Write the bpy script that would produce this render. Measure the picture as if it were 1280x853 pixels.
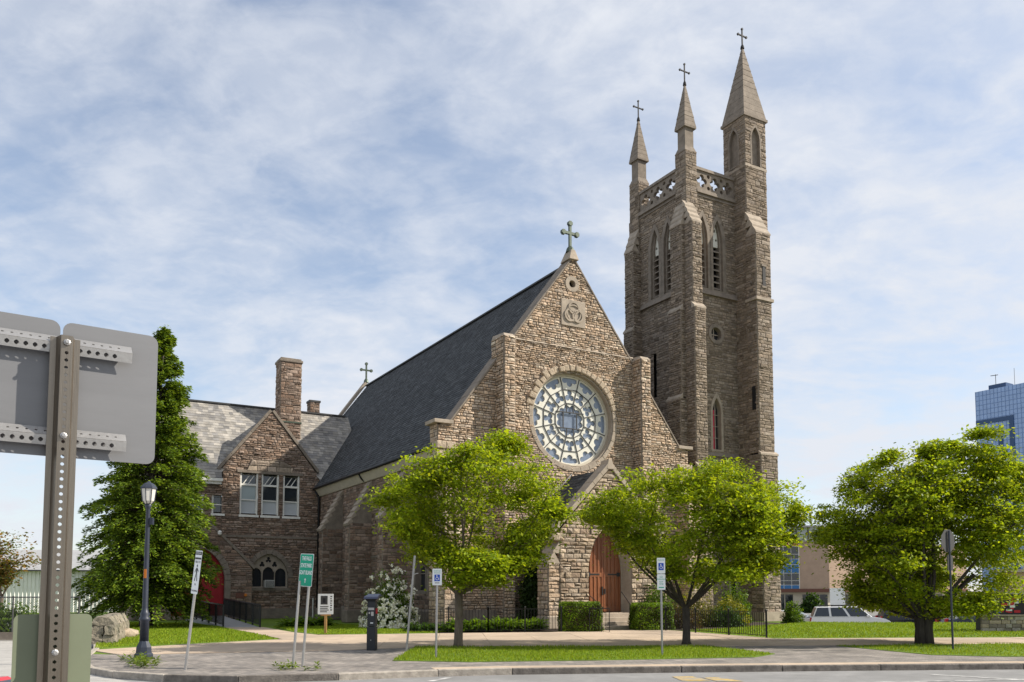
import bpy, bmesh, math, random
import numpy as np
from mathutils import Vector
R = math.radians
for o in list(bpy.data.objects): bpy.data.objects.remove(o)
S = bpy.context.scene
COL = S.collection
# ---------------------------------------------------------------- camera, sky, sun, exposure
cd = bpy.data.cameras.new('camera'); cam = bpy.data.objects.new('camera', cd); COL.objects.link(cam)
cam.location = (0, 0, 1.7); cam.rotation_euler = (R(94.2), 0, 0)
cd.sensor_width = 36; cd.lens = 36*1060/1280; cd.shift_y = (662.2-426.5)/1280
cd.clip_start = .1; cd.clip_end = 6000
S.camera = cam
SUN = Vector((.999, .03, 0)).normalized(); EL = R(37)
SUN = Vector((SUN.x*math.cos(EL), SUN.y*math.cos(EL), math.sin(EL)))
ld = bpy.data.lights.new('sun', 'SUN'); ld.energy = 5.0; ld.angle = R(.6); ld.color = (1, .93, .82)
sun = bpy.data.objects.new('sun', ld); COL.objects.link(sun)
sun.rotation_euler = (-SUN).to_track_quat('-Z', 'Y').to_euler()
W = bpy.data.worlds.new('World'); S.world = W; W.use_nodes = True
def sky():
    n = W.node_tree.nodes; l = W.node_tree.links; n.clear()
    out = n.new('ShaderNodeOutputWorld'); bg = n.new('ShaderNodeBackground'); bg.inputs[1].default_value = .125
    st = n.new('ShaderNodeTexSky'); st.sky_type = 'NISHITA'; st.sun_disc = False
    st.sun_elevation = EL; st.sun_rotation = math.atan2(SUN.x, SUN.y); st.air_density = 1.0; st.dust_density = .6; st.ozone_density = 1.2
    tc = n.new('ShaderNodeTexCoord'); sp = n.new('ShaderNodeSeparateXYZ'); l.new(tc.outputs['Generated'], sp.inputs[0])
    ad = n.new('ShaderNodeMath'); ad.operation = 'ADD'; ad.inputs[1].default_value = .30
    mx = n.new('ShaderNodeMath'); mx.operation = 'MAXIMUM'; mx.inputs[1].default_value = 0; l.new(sp.outputs[2], mx.inputs[0]); l.new(mx.outputs[0], ad.inputs[0])
    dx = n.new('ShaderNodeMath'); dx.operation = 'DIVIDE'; l.new(sp.outputs[0], dx.inputs[0]); l.new(ad.outputs[0], dx.inputs[1])
    dy = n.new('ShaderNodeMath'); dy.operation = 'DIVIDE'; l.new(sp.outputs[1], dy.inputs[0]); l.new(ad.outputs[0], dy.inputs[1])
    cb = n.new('ShaderNodeCombineXYZ'); l.new(dx.outputs[0], cb.inputs[0]); l.new(dy.outputs[0], cb.inputs[1])
    def layer(scale, rot, stretch, detail, rough, dist, lo, hi, loc):
        mp = n.new('ShaderNodeMapping'); mp.inputs['Rotation'].default_value = (0, 0, R(rot)); mp.inputs['Scale'].default_value = (1, stretch, 1); mp.inputs['Location'].default_value = loc
        l.new(cb.outputs[0], mp.inputs[0])
        t = n.new('ShaderNodeTexNoise'); t.inputs['Scale'].default_value = scale; t.inputs['Detail'].default_value = detail
        t.inputs['Roughness'].default_value = rough; t.inputs['Distortion'].default_value = dist
        l.new(mp.outputs[0], t.inputs['Vector'])
        r = n.new('ShaderNodeMapRange'); r.interpolation_type = 'SMOOTHSTEP'; r.inputs[1].default_value = lo; r.inputs[2].default_value = hi
        l.new(t.outputs[0], r.inputs[0]); return r.outputs[0]
    a = layer(1.15, 35, 1.25, 7, .5, .5, .36, .64, (-3.4, 2.9, 2))
    b = layer(4.2, 30, 1.5, 9, .58, .5, .36, .68, (7.3, 2.2, 4))
    c = layer(15, 20, 1.2, 7, .6, .3, .35, .7, (1.3, 5.2, 2))
    m1 = n.new('ShaderNodeMath'); m1.operation = 'MULTIPLY_ADD'; l.new(b, m1.inputs[0]); m1.inputs[1].default_value = .32; 
    m2 = n.new('ShaderNodeMath'); m2.operation = 'MULTIPLY'; l.new(a, m2.inputs[0]); m2.inputs[1].default_value = .50; l.new(m2.outputs[0], m1.inputs[2])
    m3 = n.new('ShaderNodeMath'); m3.operation = 'MULTIPLY_ADD'; l.new(c, m3.inputs[0]); m3.inputs[1].default_value = .17; l.new(m1.outputs[0], m3.inputs[2])
    m4 = n.new('ShaderNodeMath'); m4.operation = 'ADD'; m4.inputs[1].default_value = .22; m4.use_clamp = True; l.new(m3.outputs[0], m4.inputs[0])
    mix = n.new('ShaderNodeMix'); mix.data_type = 'RGBA'; l.new(m4.outputs[0], mix.inputs[0])
    l.new(st.outputs[0], mix.inputs[6]); mix.inputs[7].default_value = (4.5, 4.7, 5.1, 1)
    l.new(mix.outputs[2], bg.inputs[0]); l.new(bg.outputs[0], out.inputs[0])
sky()
vs = S.view_settings; vs.view_transform = 'Standard'; vs.look = 'None'; vs.gamma = 1; vs.use_curve_mapping = False; vs.exposure = 0.5
S.render.engine = 'CYCLES'
# ---------------------------------------------------------------- materials
MATS = {}
def mat(name, col, rough=.8, noise=0, scale=5, bump=0, bscale=20, attr=False, metal=0, spec=.3, col2=None, trans=0, stretch=(1,1,1), bdist=.02):
    m = bpy.data.materials.new(name); m.use_nodes = True; nt = m.node_tree; n = nt.nodes; l = nt.links
    b = n['Principled BSDF']; b.inputs['Roughness'].default_value = rough; b.inputs['Metallic'].default_value = metal
    b.inputs['Specular IOR Level'].default_value = spec
    b.inputs['Base Color'].default_value = (*col, 1)
    src = None
    if attr:
        a = n.new('ShaderNodeAttribute'); a.attribute_name = 'Col'; src = a.outputs['Color']
    if noise or bump:
        tc = n.new('ShaderNodeTexCoord'); mp = n.new('ShaderNodeMapping'); mp.inputs['Scale'].default_value = stretch; l.new(tc.outputs['Object'], mp.inputs[0])
    if noise:
        t = n.new('ShaderNodeTexNoise'); t.inputs['Scale'].default_value = scale; t.inputs['Detail'].default_value = 8; t.inputs['Roughness'].default_value = .65
        l.new(mp.outputs[0], t.inputs['Vector'])
        r = n.new('ShaderNodeMapRange'); r.inputs[1].default_value = .3; r.inputs[2].default_value = .7; r.inputs[3].default_value = 1-noise; r.inputs[4].default_value = 1+noise
        l.new(t.outputs[0], r.inputs[0])
        x = n.new('ShaderNodeMix'); x.data_type = 'RGBA'; x.blend_type = 'MULTIPLY'; x.inputs[0].default_value = 1
        if src: l.new(src, x.inputs[6])
        else: x.inputs[6].default_value = (*col, 1)
        l.new(r.outputs[0], x.inputs[7]); src = x.outputs[2]
        if col2:
            t2 = n.new('ShaderNodeTexNoise'); t2.inputs['Scale'].default_value = scale*.23; t2.inputs['Detail'].default_value = 6; l.new(mp.outputs[0], t2.inputs['Vector'])
            r2 = n.new('ShaderNodeMapRange'); r2.inputs[1].default_value = .42; r2.inputs[2].default_value = .66; l.new(t2.outputs[0], r2.inputs[0])
            x2 = n.new('ShaderNodeMix'); x2.data_type = 'RGBA'; l.new(r2.outputs[0], x2.inputs[0]); l.new(src, x2.inputs[6]); x2.inputs[7].default_value = (*col2, 1); src = x2.outputs[2]
    if src: l.new(src, b.inputs['Base Color'])
    if bump:
        t = n.new('ShaderNodeTexNoise'); t.inputs['Scale'].default_value = bscale; t.inputs['Detail'].default_value = 6; t.inputs['Roughness'].default_value = .6
        l.new(mp.outputs[0], t.inputs['Vector'])
        bp = n.new('ShaderNodeBump'); bp.inputs['Strength'].default_value = bump; bp.inputs['Distance'].default_value = bdist
        l.new(t.outputs[0], bp.inputs['Height']); l.new(bp.outputs[0], b.inputs['Normal'])
    if trans:
        tr = n.new('ShaderNodeBsdfTranslucent'); mxs = n.new('ShaderNodeMixShader'); mxs.inputs[0].default_value = trans
        if src:
            g = n.new('ShaderNodeMix'); g.data_type = 'RGBA'; g.blend_type = 'MULTIPLY'; g.inputs[0].default_value = 1; l.new(src, g.inputs[6]); g.inputs[7].default_value = (1.35, 1.25, .55, 1); l.new(g.outputs[2], tr.inputs[0])
        else: tr.inputs[0].default_value = (*col, 1)
        l.new(b.outputs[0], mxs.inputs[1]); l.new(tr.outputs[0], mxs.inputs[2]); l.new(mxs.outputs[0], n['Material Output'].inputs[0])
    MATS[name] = m; return m
mat('stone', (.3,.24,.18), .9, .28, 7, .9, 11, attr=True, spec=.15, bdist=.05)
mat('dressed', (.215,.18,.145), .85, .25, 3, .5, 14, spec=.15)
mat('dressed_light', (.34,.285,.225), .85, .22, 2.5, .4, 14, spec=.15)
mat('rough_white', (.40,.325,.24), .9, .25, 6, .9, 9, spec=.1, bdist=.06)
mat('slate', (.07,.075,.08), .8, .25, 2.2, .3, 25, attr=True, spec=.15)
mat('cream', (.52,.47,.37), .6, .1, 3)
mat('white_paint', (.72,.70,.64), .5, .08, 4)
mat('glass', (.02,.025,.03), .06, spec=.8)
mat('rose_glass', (.17,.21,.28), .14, .22, 5, spec=.7)
mat('pale_glass', (.25,.30,.30), .1, spec=.7)
mat('blind', (.42,.44,.45), .5)
mat('dark', (.012,.012,.013), .7)
mat('lead', (.055,.055,.055), .6)
mat('tracery', (.66,.64,.56), .7, .1, 6)
mat('bronze', (.08,.10,.075), .5, .3, 10, metal=.4)
mat('iron', (.012,.012,.013), .45, spec=.4)
mat('wood', (.23,.078,.026), .4, .45, 2.2, .25, 16, stretch=(9,9,.7), spec=.45, col2=(.17,.05,.017))
mat('wood_dark', (.13,.042,.015), .45, .4, 3, stretch=(9,9,.8), spec=.4)
mat('red_door', (.30,.012,.018), .45, .1, 4)
mat('red_cloth', (.5,.02,.06), .7)
mat('asphalt', (.235,.23,.225), .9, .2, 2.2, .3, 60, col2=(.19,.187,.183))
mat('left_road', (.36,.345,.32), .9, .15, 2.0, .3, 60)
mat('far_ground', (.20,.20,.19), .9, .2, .5)
mat('concrete', (.46,.36,.265), .9, .18, 1.8, .35, 45, col2=(.36,.285,.215))
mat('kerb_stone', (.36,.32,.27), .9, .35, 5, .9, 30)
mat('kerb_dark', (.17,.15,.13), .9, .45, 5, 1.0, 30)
mat('lawn', (.12,.19,.012), .95, .35, 1.3, .6, 30, col2=(.09,.145,.012))
mat('soil', (.05,.035,.025), .95, .3, 5, .5, 20)
mat('blade', (.11,.19,.015), .7, attr=True, trans=.35, spec=.15)
mat('leaf', (.1,.17,.02), .5, attr=True, trans=.5, spec=.25)
mat('needle', (.05,.09,.02), .6, attr=True, trans=.32, spec=.2)
mat('flower', (.8,.8,.74), .7, attr=True, trans=.2)
mat('bark', (.15,.12,.09), .9, .35, 6, .9, 14, stretch=(2,2,.5))
mat('bark_dark', (.06,.05,.042), .9, .35, 6, .9, 14, stretch=(2,2,.5))
mat('galv', (.42,.41,.40), .42, .12, 6, .1, 40, metal=.75)
mat('galv_old', (.24,.205,.165), .36, .12, 3, .1, 30, metal=1.0, stretch=(6,6,.4))
mat('alu', (.20,.20,.205), .5, .08, 1.5, metal=.35, stretch=(1,1,6))
mat('sign_white', (.78,.80,.80), .45)
mat('sign_green', (.0,.34,.20), .45)
mat('sign_blue', (.01,.07,.42), .45)
mat('sign_black', (.012,.012,.014), .5)
mat('sign_greenback', (.17,.19,.125), .5, .1, 2)
mat('lamp_post', (.022,.028,.045), .45, .2, 5, spec=.5)
mat('lamp_glass', (.62,.60,.55), .3, spec=.5)
mat('orange', (.6,.18,.02), .5)
mat('pay_dark', (.014,.017,.022), .45, spec=.45)
mat('pay_top', (.05,.06,.12), .3, spec=.6)
mat('pay_red', (.5,.02,.03), .5)
mat('pine_wood', (.45,.26,.10), .7, .2, 5)
mat('white_line', (.55,.54,.52), .8, .25, 14, col2=(.27,.265,.26))
mat('yellow_line', (.48,.33,.10), .8, .3, 14, col2=(.26,.25,.23))
mat('brick_tan', (.40,.285,.205), .9, .10, 1.2)
mat('brick_brown', (.15,.07,.05), .9)
mat('blue_panel', (.02,.13,.32), .35, spec=.5)
mat('red_panel', (.48,.09,.09), .5)
mat('tower_glass', (.24,.36,.58), .2, .15, .6, spec=.9, stretch=(.5,.5,.5))
mat('tower_line', (.15,.24,.42), .4)
mat('tower_blue', (.006,.045,.13), .3, spec=.6)
mat('car_white', (.72,.73,.74), .25, spec=.6)
mat('car_dark', (.012,.014,.022), .2, spec=.6)
mat('car_blue', (.01,.015,.04), .2, spec=.6)
mat('car_red', (.42,.012,.015), .2, spec=.6)
mat('tyre', (.015,.015,.015), .85)
mat('rim', (.45,.45,.46), .3, metal=.8)
mat('tail_red', (.4,.01,.015), .3)
mat('head_glass', (.6,.62,.65), .15, spec=.7)
mat('siding', (.78,.77,.74), .6, .06, 1)
mat('roof_grey', (.33,.33,.33), .6, .1, 1)
mat('chain_link', (.09,.09,.09), .5, metal=.5)
mat('screen', (.012,.012,.016), .3)
mat('deck', (.30,.30,.30), .8, .12, 3)
mat('ac', (.55,.54,.5), .5)
def pavers():
    m = bpy.data.materials.new('pavers'); m.use_nodes = True; n = m.node_tree.nodes; l = m.node_tree.links; b = n['Principled BSDF']; b.inputs['Roughness'].default_value = .9
    tc = n.new('ShaderNodeTexCoord'); mp = n.new('ShaderNodeMapping'); mp.inputs['Rotation'].default_value = (0,0,R(45)); l.new(tc.outputs['Object'], mp.inputs[0])
    br = n.new('ShaderNodeTexBrick'); br.inputs['Scale'].default_value = 1; br.inputs['Brick Width'].default_value = .24; br.inputs['Row Height'].default_value = .12; br.inputs['Mortar Size'].default_value = .008
    br.inputs['Color1'].default_value = (.28,.245,.215,1); br.inputs['Color2'].default_value = (.155,.14,.13,1); br.inputs['Mortar'].default_value = (.13,.12,.10,1); br.inputs['Bias'].default_value = -.1
    l.new(mp.outputs[0], br.inputs[0])
    t = n.new('ShaderNodeTexNoise'); t.inputs['Scale'].default_value = 1.1; t.inputs['Detail'].default_value = 7; l.new(tc.outputs['Object'], t.inputs['Vector'])
    r = n.new('ShaderNodeMapRange'); r.inputs[1].default_value=.3; r.inputs[2].default_value=.7; r.inputs[3].default_value=.62; r.inputs[4].default_value=1.2; l.new(t.outputs[0], r.inputs[0])
    x = n.new('ShaderNodeMix'); x.data_type='RGBA'; x.blend_type='MULTIPLY'; x.inputs[0].default_value=1; l.new(br.outputs[0], x.inputs[6]); l.new(r.outputs[0], x.inputs[7]); l.new(x.outputs[2], b.inputs['Base Color'])
    bp = n.new('ShaderNodeBump'); bp.inputs['Strength'].default_value=.4; bp.inputs['Distance'].default_value=.01; l.new(br.outputs['Fac'], bp.inputs['Height']); bp.invert=True; l.new(bp.outputs[0], b.inputs['Normal'])
    MATS['pavers'] = m
pavers()
# ---------------------------------------------------------------- builders
rnd = random.Random(7)
class MB:
    def __init__(s): s.v=[]; s.f=[]; s.m=[]; s.c=[]
    def poly(s, pts, m=0, c=(1,1,1)):
        i=len(s.v); s.v += [tuple(p) for p in pts]; s.f.append(tuple(range(i,i+len(pts)))); s.m.append(m); s.c.append(c)
    def box(s, x0,x1,y0,y1,z0,z1, m=0, c=(1,1,1), skip=''):
        p=[(x0,y0,z0),(x1,y0,z0),(x1,y1,z0),(x0,y1,z0),(x0,y0,z1),(x1,y0,z1),(x1,y1,z1),(x0,y1,z1)]
        i=len(s.v); s.v+=p
        for k,q in (('b',(3,2,1,0)),('t',(4,5,6,7)),('f',(0,1,5,4)),('r',(1,2,6,5)),('k',(2,3,7,6)),('l',(3,0,4,7))):
            if k in skip: continue
            s.f.append(tuple(i+a for a in q)); s.m.append(m); s.c.append(c)
    def hexa(s, p, m=0, c=(1,1,1)):   # 8 points: 4 bottom, 4 top
        i=len(s.v); s.v+=[tuple(a) for a in p]
        for q in ((3,2,1,0),(4,5,6,7),(0,1,5,4),(1,2,6,5),(2,3,7,6),(3,0,4,7)):
            s.f.append(tuple(i+a for a in q)); s.m.append(m); s.c.append(c)
    def bar(s, a, b, w, h=None, m=0, c=(1,1,1), up=(0,0,1)):
        h = h or w; a=Vector(a); b=Vector(b); d=(b-a).normalized(); upv=Vector(up)
        if abs(d.dot(upv))>.95: upv=Vector((0,1,0))
        x=d.cross(upv).normalized()*w/2; y=x.cross(d).normalized()*h/2
        s.hexa([a-x-y,a+x-y,a+x+y,a-x+y,b-x-y,b+x-y,b+x+y,b-x+y], m, c)
    def tube(s, pts, rad, n=8, m=0, c=(1,1,1), cap=True):
        pts=[Vector(p) for p in pts]; rings=[]
        for k,p in enumerate(pts):
            d=(pts[min(k+1,len(pts)-1)]-pts[max(k-1,0)]).normalized()
            x=d.cross(Vector((0,1,0)) if abs(d.y)<.9 else Vector((1,0,0))).normalized(); y=d.cross(x)
            i=len(s.v); r=rad[k] if hasattr(rad,'__len__') else rad
            for j in range(n):
                a=2*math.pi*j/n; s.v.append(tuple(p+x*math.cos(a)*r+y*math.sin(a)*r))
            rings.append(i)
        for k in range(len(rings)-1):
            for j in range(n):
                a=rings[k]; b=rings[k+1]; s.f.append((a+j,a+(j+1)%n,b+(j+1)%n,b+j)); s.m.append(m); s.c.append(c)
        if cap:
            s.f.append(tuple(rings[0]+j for j in range(n))[::-1]); s.m.append(m); s.c.append(c)
            s.f.append(tuple(rings[-1]+j for j in range(n))); s.m.append(m); s.c.append(c)
    def lathe(s, prof, cx=0, cy=0, n=16, m=0, c=(1,1,1)):
        rings=[]
        for r,z in prof:
            i=len(s.v)
            for j in range(n):
                a=2*math.pi*j/n; s.v.append((cx+r*math.cos(a),cy+r*math.sin(a),z))
            rings.append(i)
        for k in range(len(rings)-1):
            for j in range(n):
                a=rings[k]; b=rings[k+1]; s.f.append((a+j,a+(j+1)%n,b+(j+1)%n,b+j)); s.m.append(m); s.c.append(c)
        s.f.append(tuple(rings[0]+j for j in range(n))[::-1]); s.m.append(m); s.c.append(c)
        s.f.append(tuple(rings[-1]+j for j in range(n))); s.m.append(m); s.c.append(c)
def obj(name, mb, mats, parent=None, kind=None, label=None, smooth=False, attr=False, bevel=0, loc=None, rz=None):
    me = bpy.data.meshes.new(name); me.from_pydata(mb.v, [], mb.f)
    if isinstance(mats, str): mats=[mats]
    for k in mats: me.materials.append(MATS[k])
    me.polygons.foreach_set('material_index', mb.m)
    if smooth: me.polygons.foreach_set('use_smooth', [True]*len(mb.f))
    if attr:
        ca = me.color_attributes.new('Col','FLOAT_COLOR','CORNER')
        arr = np.repeat(np.array([(*c,1.) for c in mb.c]), [len(f) for f in mb.f], axis=0)
        ca.data.foreach_set('color', arr.ravel())
    me.update()
    o = bpy.data.objects.new(name, me); COL.objects.link(o)
    if parent: o.parent = parent
    if kind: o['kind']=kind
    if label: o['label']=label
    if loc: o.location=loc
    if rz is not None: o.rotation_euler=(0,0,rz)
    if bevel:
        b=o.modifiers.new('bevel','BEVEL'); b.width=bevel; b.segments=2; b.limit_method='ANGLE'
    return o
def npobj(name, V, F, mats, cols=None, parent=None, kind=None):
    V=np.asarray(V,dtype=np.float32); F=np.asarray(F,dtype=np.int32); k=F.shape[1]
    me=bpy.data.meshes.new(name); me.vertices.add(len(V)); me.vertices.foreach_set('co',V.ravel())
    me.loops.add(F.size); me.loops.foreach_set('vertex_index',F.ravel())
    me.polygons.add(len(F)); me.polygons.foreach_set('loop_start',np.arange(0,F.size,k,dtype=np.int32))
    me.materials.append(MATS[mats]); me.update(calc_edges=True)
    if cols is not None:
        ca=me.color_attributes.new('Col','FLOAT_COLOR','CORNER')
        c=np.concatenate([np.asarray(cols),np.ones((len(cols),1))],1); ca.data.foreach_set('color',np.repeat(c,k,axis=0).astype(np.float32).ravel())
    o=bpy.data.objects.new(name,me); COL.objects.link(o)
    if parent: o.parent=parent
    if kind: o['kind']=kind
    return o
def thing(name, label, cat, loc=(0,0,0), rz=0, group=None):
    o=bpy.data.objects.new(name,None); COL.objects.link(o); o.location=loc; o.rotation_euler=(0,0,rz); o.empty_display_size=.3
    return tag(o,label,cat,group)
def tag(o,label,cat,group=None):
    o['label']=label; o['category']=cat
    if group: o['group']=group
    return o
def share(src, parent, loc=(0,0,0), rz=0, name=None):
    o=src.copy(); COL.objects.link(o); o.parent=parent; o.location=loc; o.rotation_euler=(0,0,rz); return o
def text(s, size, m, parent, loc, rot, name='lettering', sx=1, bold=0):
    cu=bpy.data.curves.new(name,'FONT'); cu.body=s; cu.size=size; cu.align_x='CENTER'; cu.align_y='CENTER'; cu.extrude=.0006; cu.offset=bold
    t=bpy.data.objects.new(name,cu); me=bpy.data.meshes.new_from_object(t); bpy.data.objects.remove(t); bpy.data.curves.remove(cu)
    me.materials.clear(); me.materials.append(MATS[m])
    for p in me.polygons: p.material_index=0
    o=bpy.data.objects.new(name,me); COL.objects.link(o); o.parent=parent; o.location=loc; o.rotation_euler=rot; o.scale=(sx,1,1); return o
# scanline helpers for walls with openings
def cross(polys, z):
    xs=[]
    for P in polys:
        for i in range(len(P)):
            (x0,z0),(x1,z1)=P[i],P[(i+1)%len(P)]
            if (z0<=z)!=(z1<=z): xs.append(x0+(z-z0)/(z1-z0)*(x1-x0))
    return sorted(xs)
def spans(polys, z0, z1):
    e=(z1-z0)*.02; a=cross(polys,z0+e); b=cross(polys,z1-e)
    if len(a)==len(b): return [(a[i],b[i],a[i+1],b[i+1]) for i in range(0,len(a)-1,2)]
    m=cross(polys,(z0+z1)/2); return [(m[i],m[i],m[i+1],m[i+1]) for i in range(0,len(m)-1,2)]
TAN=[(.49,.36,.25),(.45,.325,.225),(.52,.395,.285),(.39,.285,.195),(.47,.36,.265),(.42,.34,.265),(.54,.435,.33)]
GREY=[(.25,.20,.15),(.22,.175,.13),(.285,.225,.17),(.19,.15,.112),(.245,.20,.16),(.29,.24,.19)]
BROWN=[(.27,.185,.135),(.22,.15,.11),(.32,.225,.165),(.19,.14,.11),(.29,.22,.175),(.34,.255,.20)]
def stonecol(pal):
    c=rnd.choice(pal); k=rnd.uniform(.76,1.17)
    if rnd.random()<.07: k*=.68
    return tuple(min(.6,a*k) for a in c)
def frustum(mb, P, q, gap, out, c, mort):
    # q: bl, tl, tr, br 2D corners; P maps (s,z,n)
    cx=sum(a[0] for a in q)/4; cz=sum(a[1] for a in q)/4
    w=max(.02,abs(q[3][0]-q[0][0])); h=max(.02,abs(q[1][1]-q[0][1]))
    i=len(mb.v)
    for (s,z) in q: mb.v.append(P(s,z,0))
    for (s,z) in q:
        g=(gap*(1+rnd.random()))
        mb.v.append(P(s+(cx-s)*min(.45,2*g/w), z+(cz-z)*min(.45,2*g/h), out*rnd.uniform(.55,1.1)))
    mb.v.append(P(cx+rnd.uniform(-.25,.25)*w, cz+rnd.uniform(-.25,.25)*h, out*rnd.uniform(1.05,1.6)))
    for k in range(4):
        a,b=k,(k+1)%4
        mb.f.append((i+a,i+b,i+4+b,i+4+a)); mb.m.append(0); mb.c.append(mort)
        mb.f.append((i+4+a,i+4+b,i+8)); mb.m.append(0); mb.c.append(c)
MORT=(.22,.18,.14)
def clad(mb, P, polys, pal, h=(.13,.27), ln=(.22,.7), out=.035, gap=.012, z0=None, z1=None, sink=None):
    zs=[z for p in polys[:1] for _,z in p]; z=min(zs) if z0 is None else z0; top=max(zs) if z1 is None else z1
    while z<top-1e-4:
        hh=rnd.uniform(*h); ze=min(top,z+hh)
        if top-ze<.08: ze=top
        for (a0,b0,a1,b1) in spans(polys,z,ze):
            lo=max(a0,b0); hi=min(a1,b1); cuts=[]; x=lo+rnd.uniform(*ln)*rnd.uniform(.5,1)
            while x<hi-.14:
                cuts.append(x); x+=rnd.uniform(*ln)
            L=[(a0,b0)]+[(c,c) for c in cuts]+[(a1,b1)]
            for k in range(len(L)-1):
                (p0,p1),(r0,r1)=L[k],L[k+1]
                q=[(p0,z),(p1,ze),(r1,ze),(r0,z)]
                if ze-z>.2 and rnd.random()<.28 and (r0-p0)>.25:
                    zm=z+(ze-z)*rnd.uniform(.4,.6); pm=p0+(p1-p0)*(zm-z)/(ze-z); rm=r0+(r1-r0)*(zm-z)/(ze-z)
                    qs=[[(p0,z),(pm,zm),(rm,zm),(r0,z)],[(pm,zm),(p1,ze),(r1,ze),(rm,zm)]]
                else: qs=[q]
                for qq in qs:
                    t=mb if sink is None else MB()
                    frustum(t,P,qq,gap,out*rnd.uniform(.5,1.35),stonecol(pal),MORT)
                    if sink is not None: sink(t)
        z=ze
def plate(mb, P, polys, n0, n1, dz=.04, m=0, c=(1,1,1), back=False):
    zs=sorted(set([z for p in polys for _,z in p])); lo,hi=zs[0],zs[-1]
    N=max(1,int(math.ceil((hi-lo)/dz))); lv=[lo+(hi-lo)*k/N for k in range(N+1)]
    for k in range(N):
        for (a0,b0,a1,b1) in spans(polys,lv[k],lv[k+1]):
            mb.poly([P(a0,lv[k],n1),P(a1,lv[k],n1),P(b1,lv[k+1],n1),P(b0,lv[k+1],n1)],m,c)
            if back: mb.poly([P(a0,lv[k],n0),P(a1,lv[k],n0),P(b1,lv[k+1],n0),P(b0,lv[k+1],n0)],m,c)
    for p in polys:
        for i in range(len(p)):
            a,b=p[i],p[(i+1)%len(p)]
            mb.poly([P(*a,n0),P(*b,n0),P(*b,n1),P(*a,n1)],m,c)
def fan(mb, P, poly, n, m=0, c=(1,1,1)): mb.poly([P(s,z,n) for s,z in poly],m,c)
def rect(s0,s1,z0,z1): return [(s0,z0),(s1,z0),(s1,z1),(s0,z1)]
def circ(cx,cz,r,n=40): return [(cx+r*math.cos(2*math.pi*k/n),cz+r*math.sin(2*math.pi*k/n)) for k in range(n)]
def archtop(cx,w,zs,zt,n=9):
    a=w/2; h=zt-zs; Rr=(a*a+h*h)/(2*a); pts=[]
    th=math.atan2(h,Rr-a) if Rr>a else math.pi/2+math.atan2(a-Rr,h)
    for k in range(n+1):
        t=th*k/n; pts.append((cx+a-Rr+Rr*math.cos(t), zs+Rr*math.sin(t)))
    return pts+[(2*cx-x,z) for x,z in pts[-2::-1]]      # right spring -> apex -> left spring
def arch(cx,w,z0,zs,zt,n=9): return [(cx-w/2,z0),(cx+w/2,z0)]+archtop(cx,w,zs,zt,n)
def lobes(cx,cz,cs,n=48,clamp=None):
    out=[]
    for k in range(n):
        t=2*math.pi*k/n; d=(math.cos(t),math.sin(t)); best=.01
        for (x,z,r) in cs:
            x-=cx; z-=cz; b=d[0]*x+d[1]*z; q=b*b-(x*x+z*z-r*r)
            if q>=0: best=max(best,b+math.sqrt(q))
        out.append((cx+d[0]*best,cz+d[1]*best))
    if clamp: out=[clamp(p) for p in out]
    return out
def PV(v0): return lambda s,z,n: (s, v0-n, z)          # wall facing -v
def PU(u0): return lambda s,z,n: (u0-n, s, z)          # wall facing -u
def PUr(u0): return lambda s,z,n: (u0+n, s, z)         # wall facing +u
def PVb(v0): return lambda s,z,n: (s, v0+n, z)         # wall facing +v
def ringblocks(P, path, t, n0, n1, count, emit, jit=.0):
    # blocks along an open 2D path, thickness t outward (left of travel is inward)
    L=[0]
    for a,b in zip(path,path[1:]): L.append(L[-1]+math.hypot(b[0]-a[0],b[1]-a[1]))
    def at(d):
        for k in range(len(path)-1):
            if d<=L[k+1]+1e-9:
                f=(d-L[k])/(L[k+1]-L[k]); a,b=path[k],path[k+1]
                nx,nz=(b[1]-a[1]),-(b[0]-a[0]); l=math.hypot(nx,nz); return (a[0]+(b[0]-a[0])*f,a[1]+(b[1]-a[1])*f),(nx/l,nz/l)
    for k in range(count):
        d0=L[-1]*k/count+.008; d1=L[-1]*(k+1)/count-.008
        (p,np_),(q,nq)=at(max(0,d0)),at(d1); tt=t*(1+rnd.uniform(-jit,jit)); nn=n1*(1+rnd.uniform(-jit,jit))
        po=(p[0]+np_[0]*tt,p[1]+np_[1]*tt); qo=(q[0]+nq[0]*tt,q[1]+nq[1]*tt)
        mb=MB(); g=.02
        mb.hexa([P(*p,n0),P(*q,n0),P(*qo,n0),P(*po,n0)]+[P(*p,nn),P(*q,nn*.97),P(*qo,nn),P(*po,nn*.96)],0,(1,1,1)); emit(mb)
def joined(name, mats, parent, **k):
    J=MB()
    def em(mb):
        i=len(J.v); J.v+=mb.v; J.f+=[tuple(a+i for a in f) for f in mb.f]; J.m+=mb.m; J.c+=mb.c
    return J, em
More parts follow.
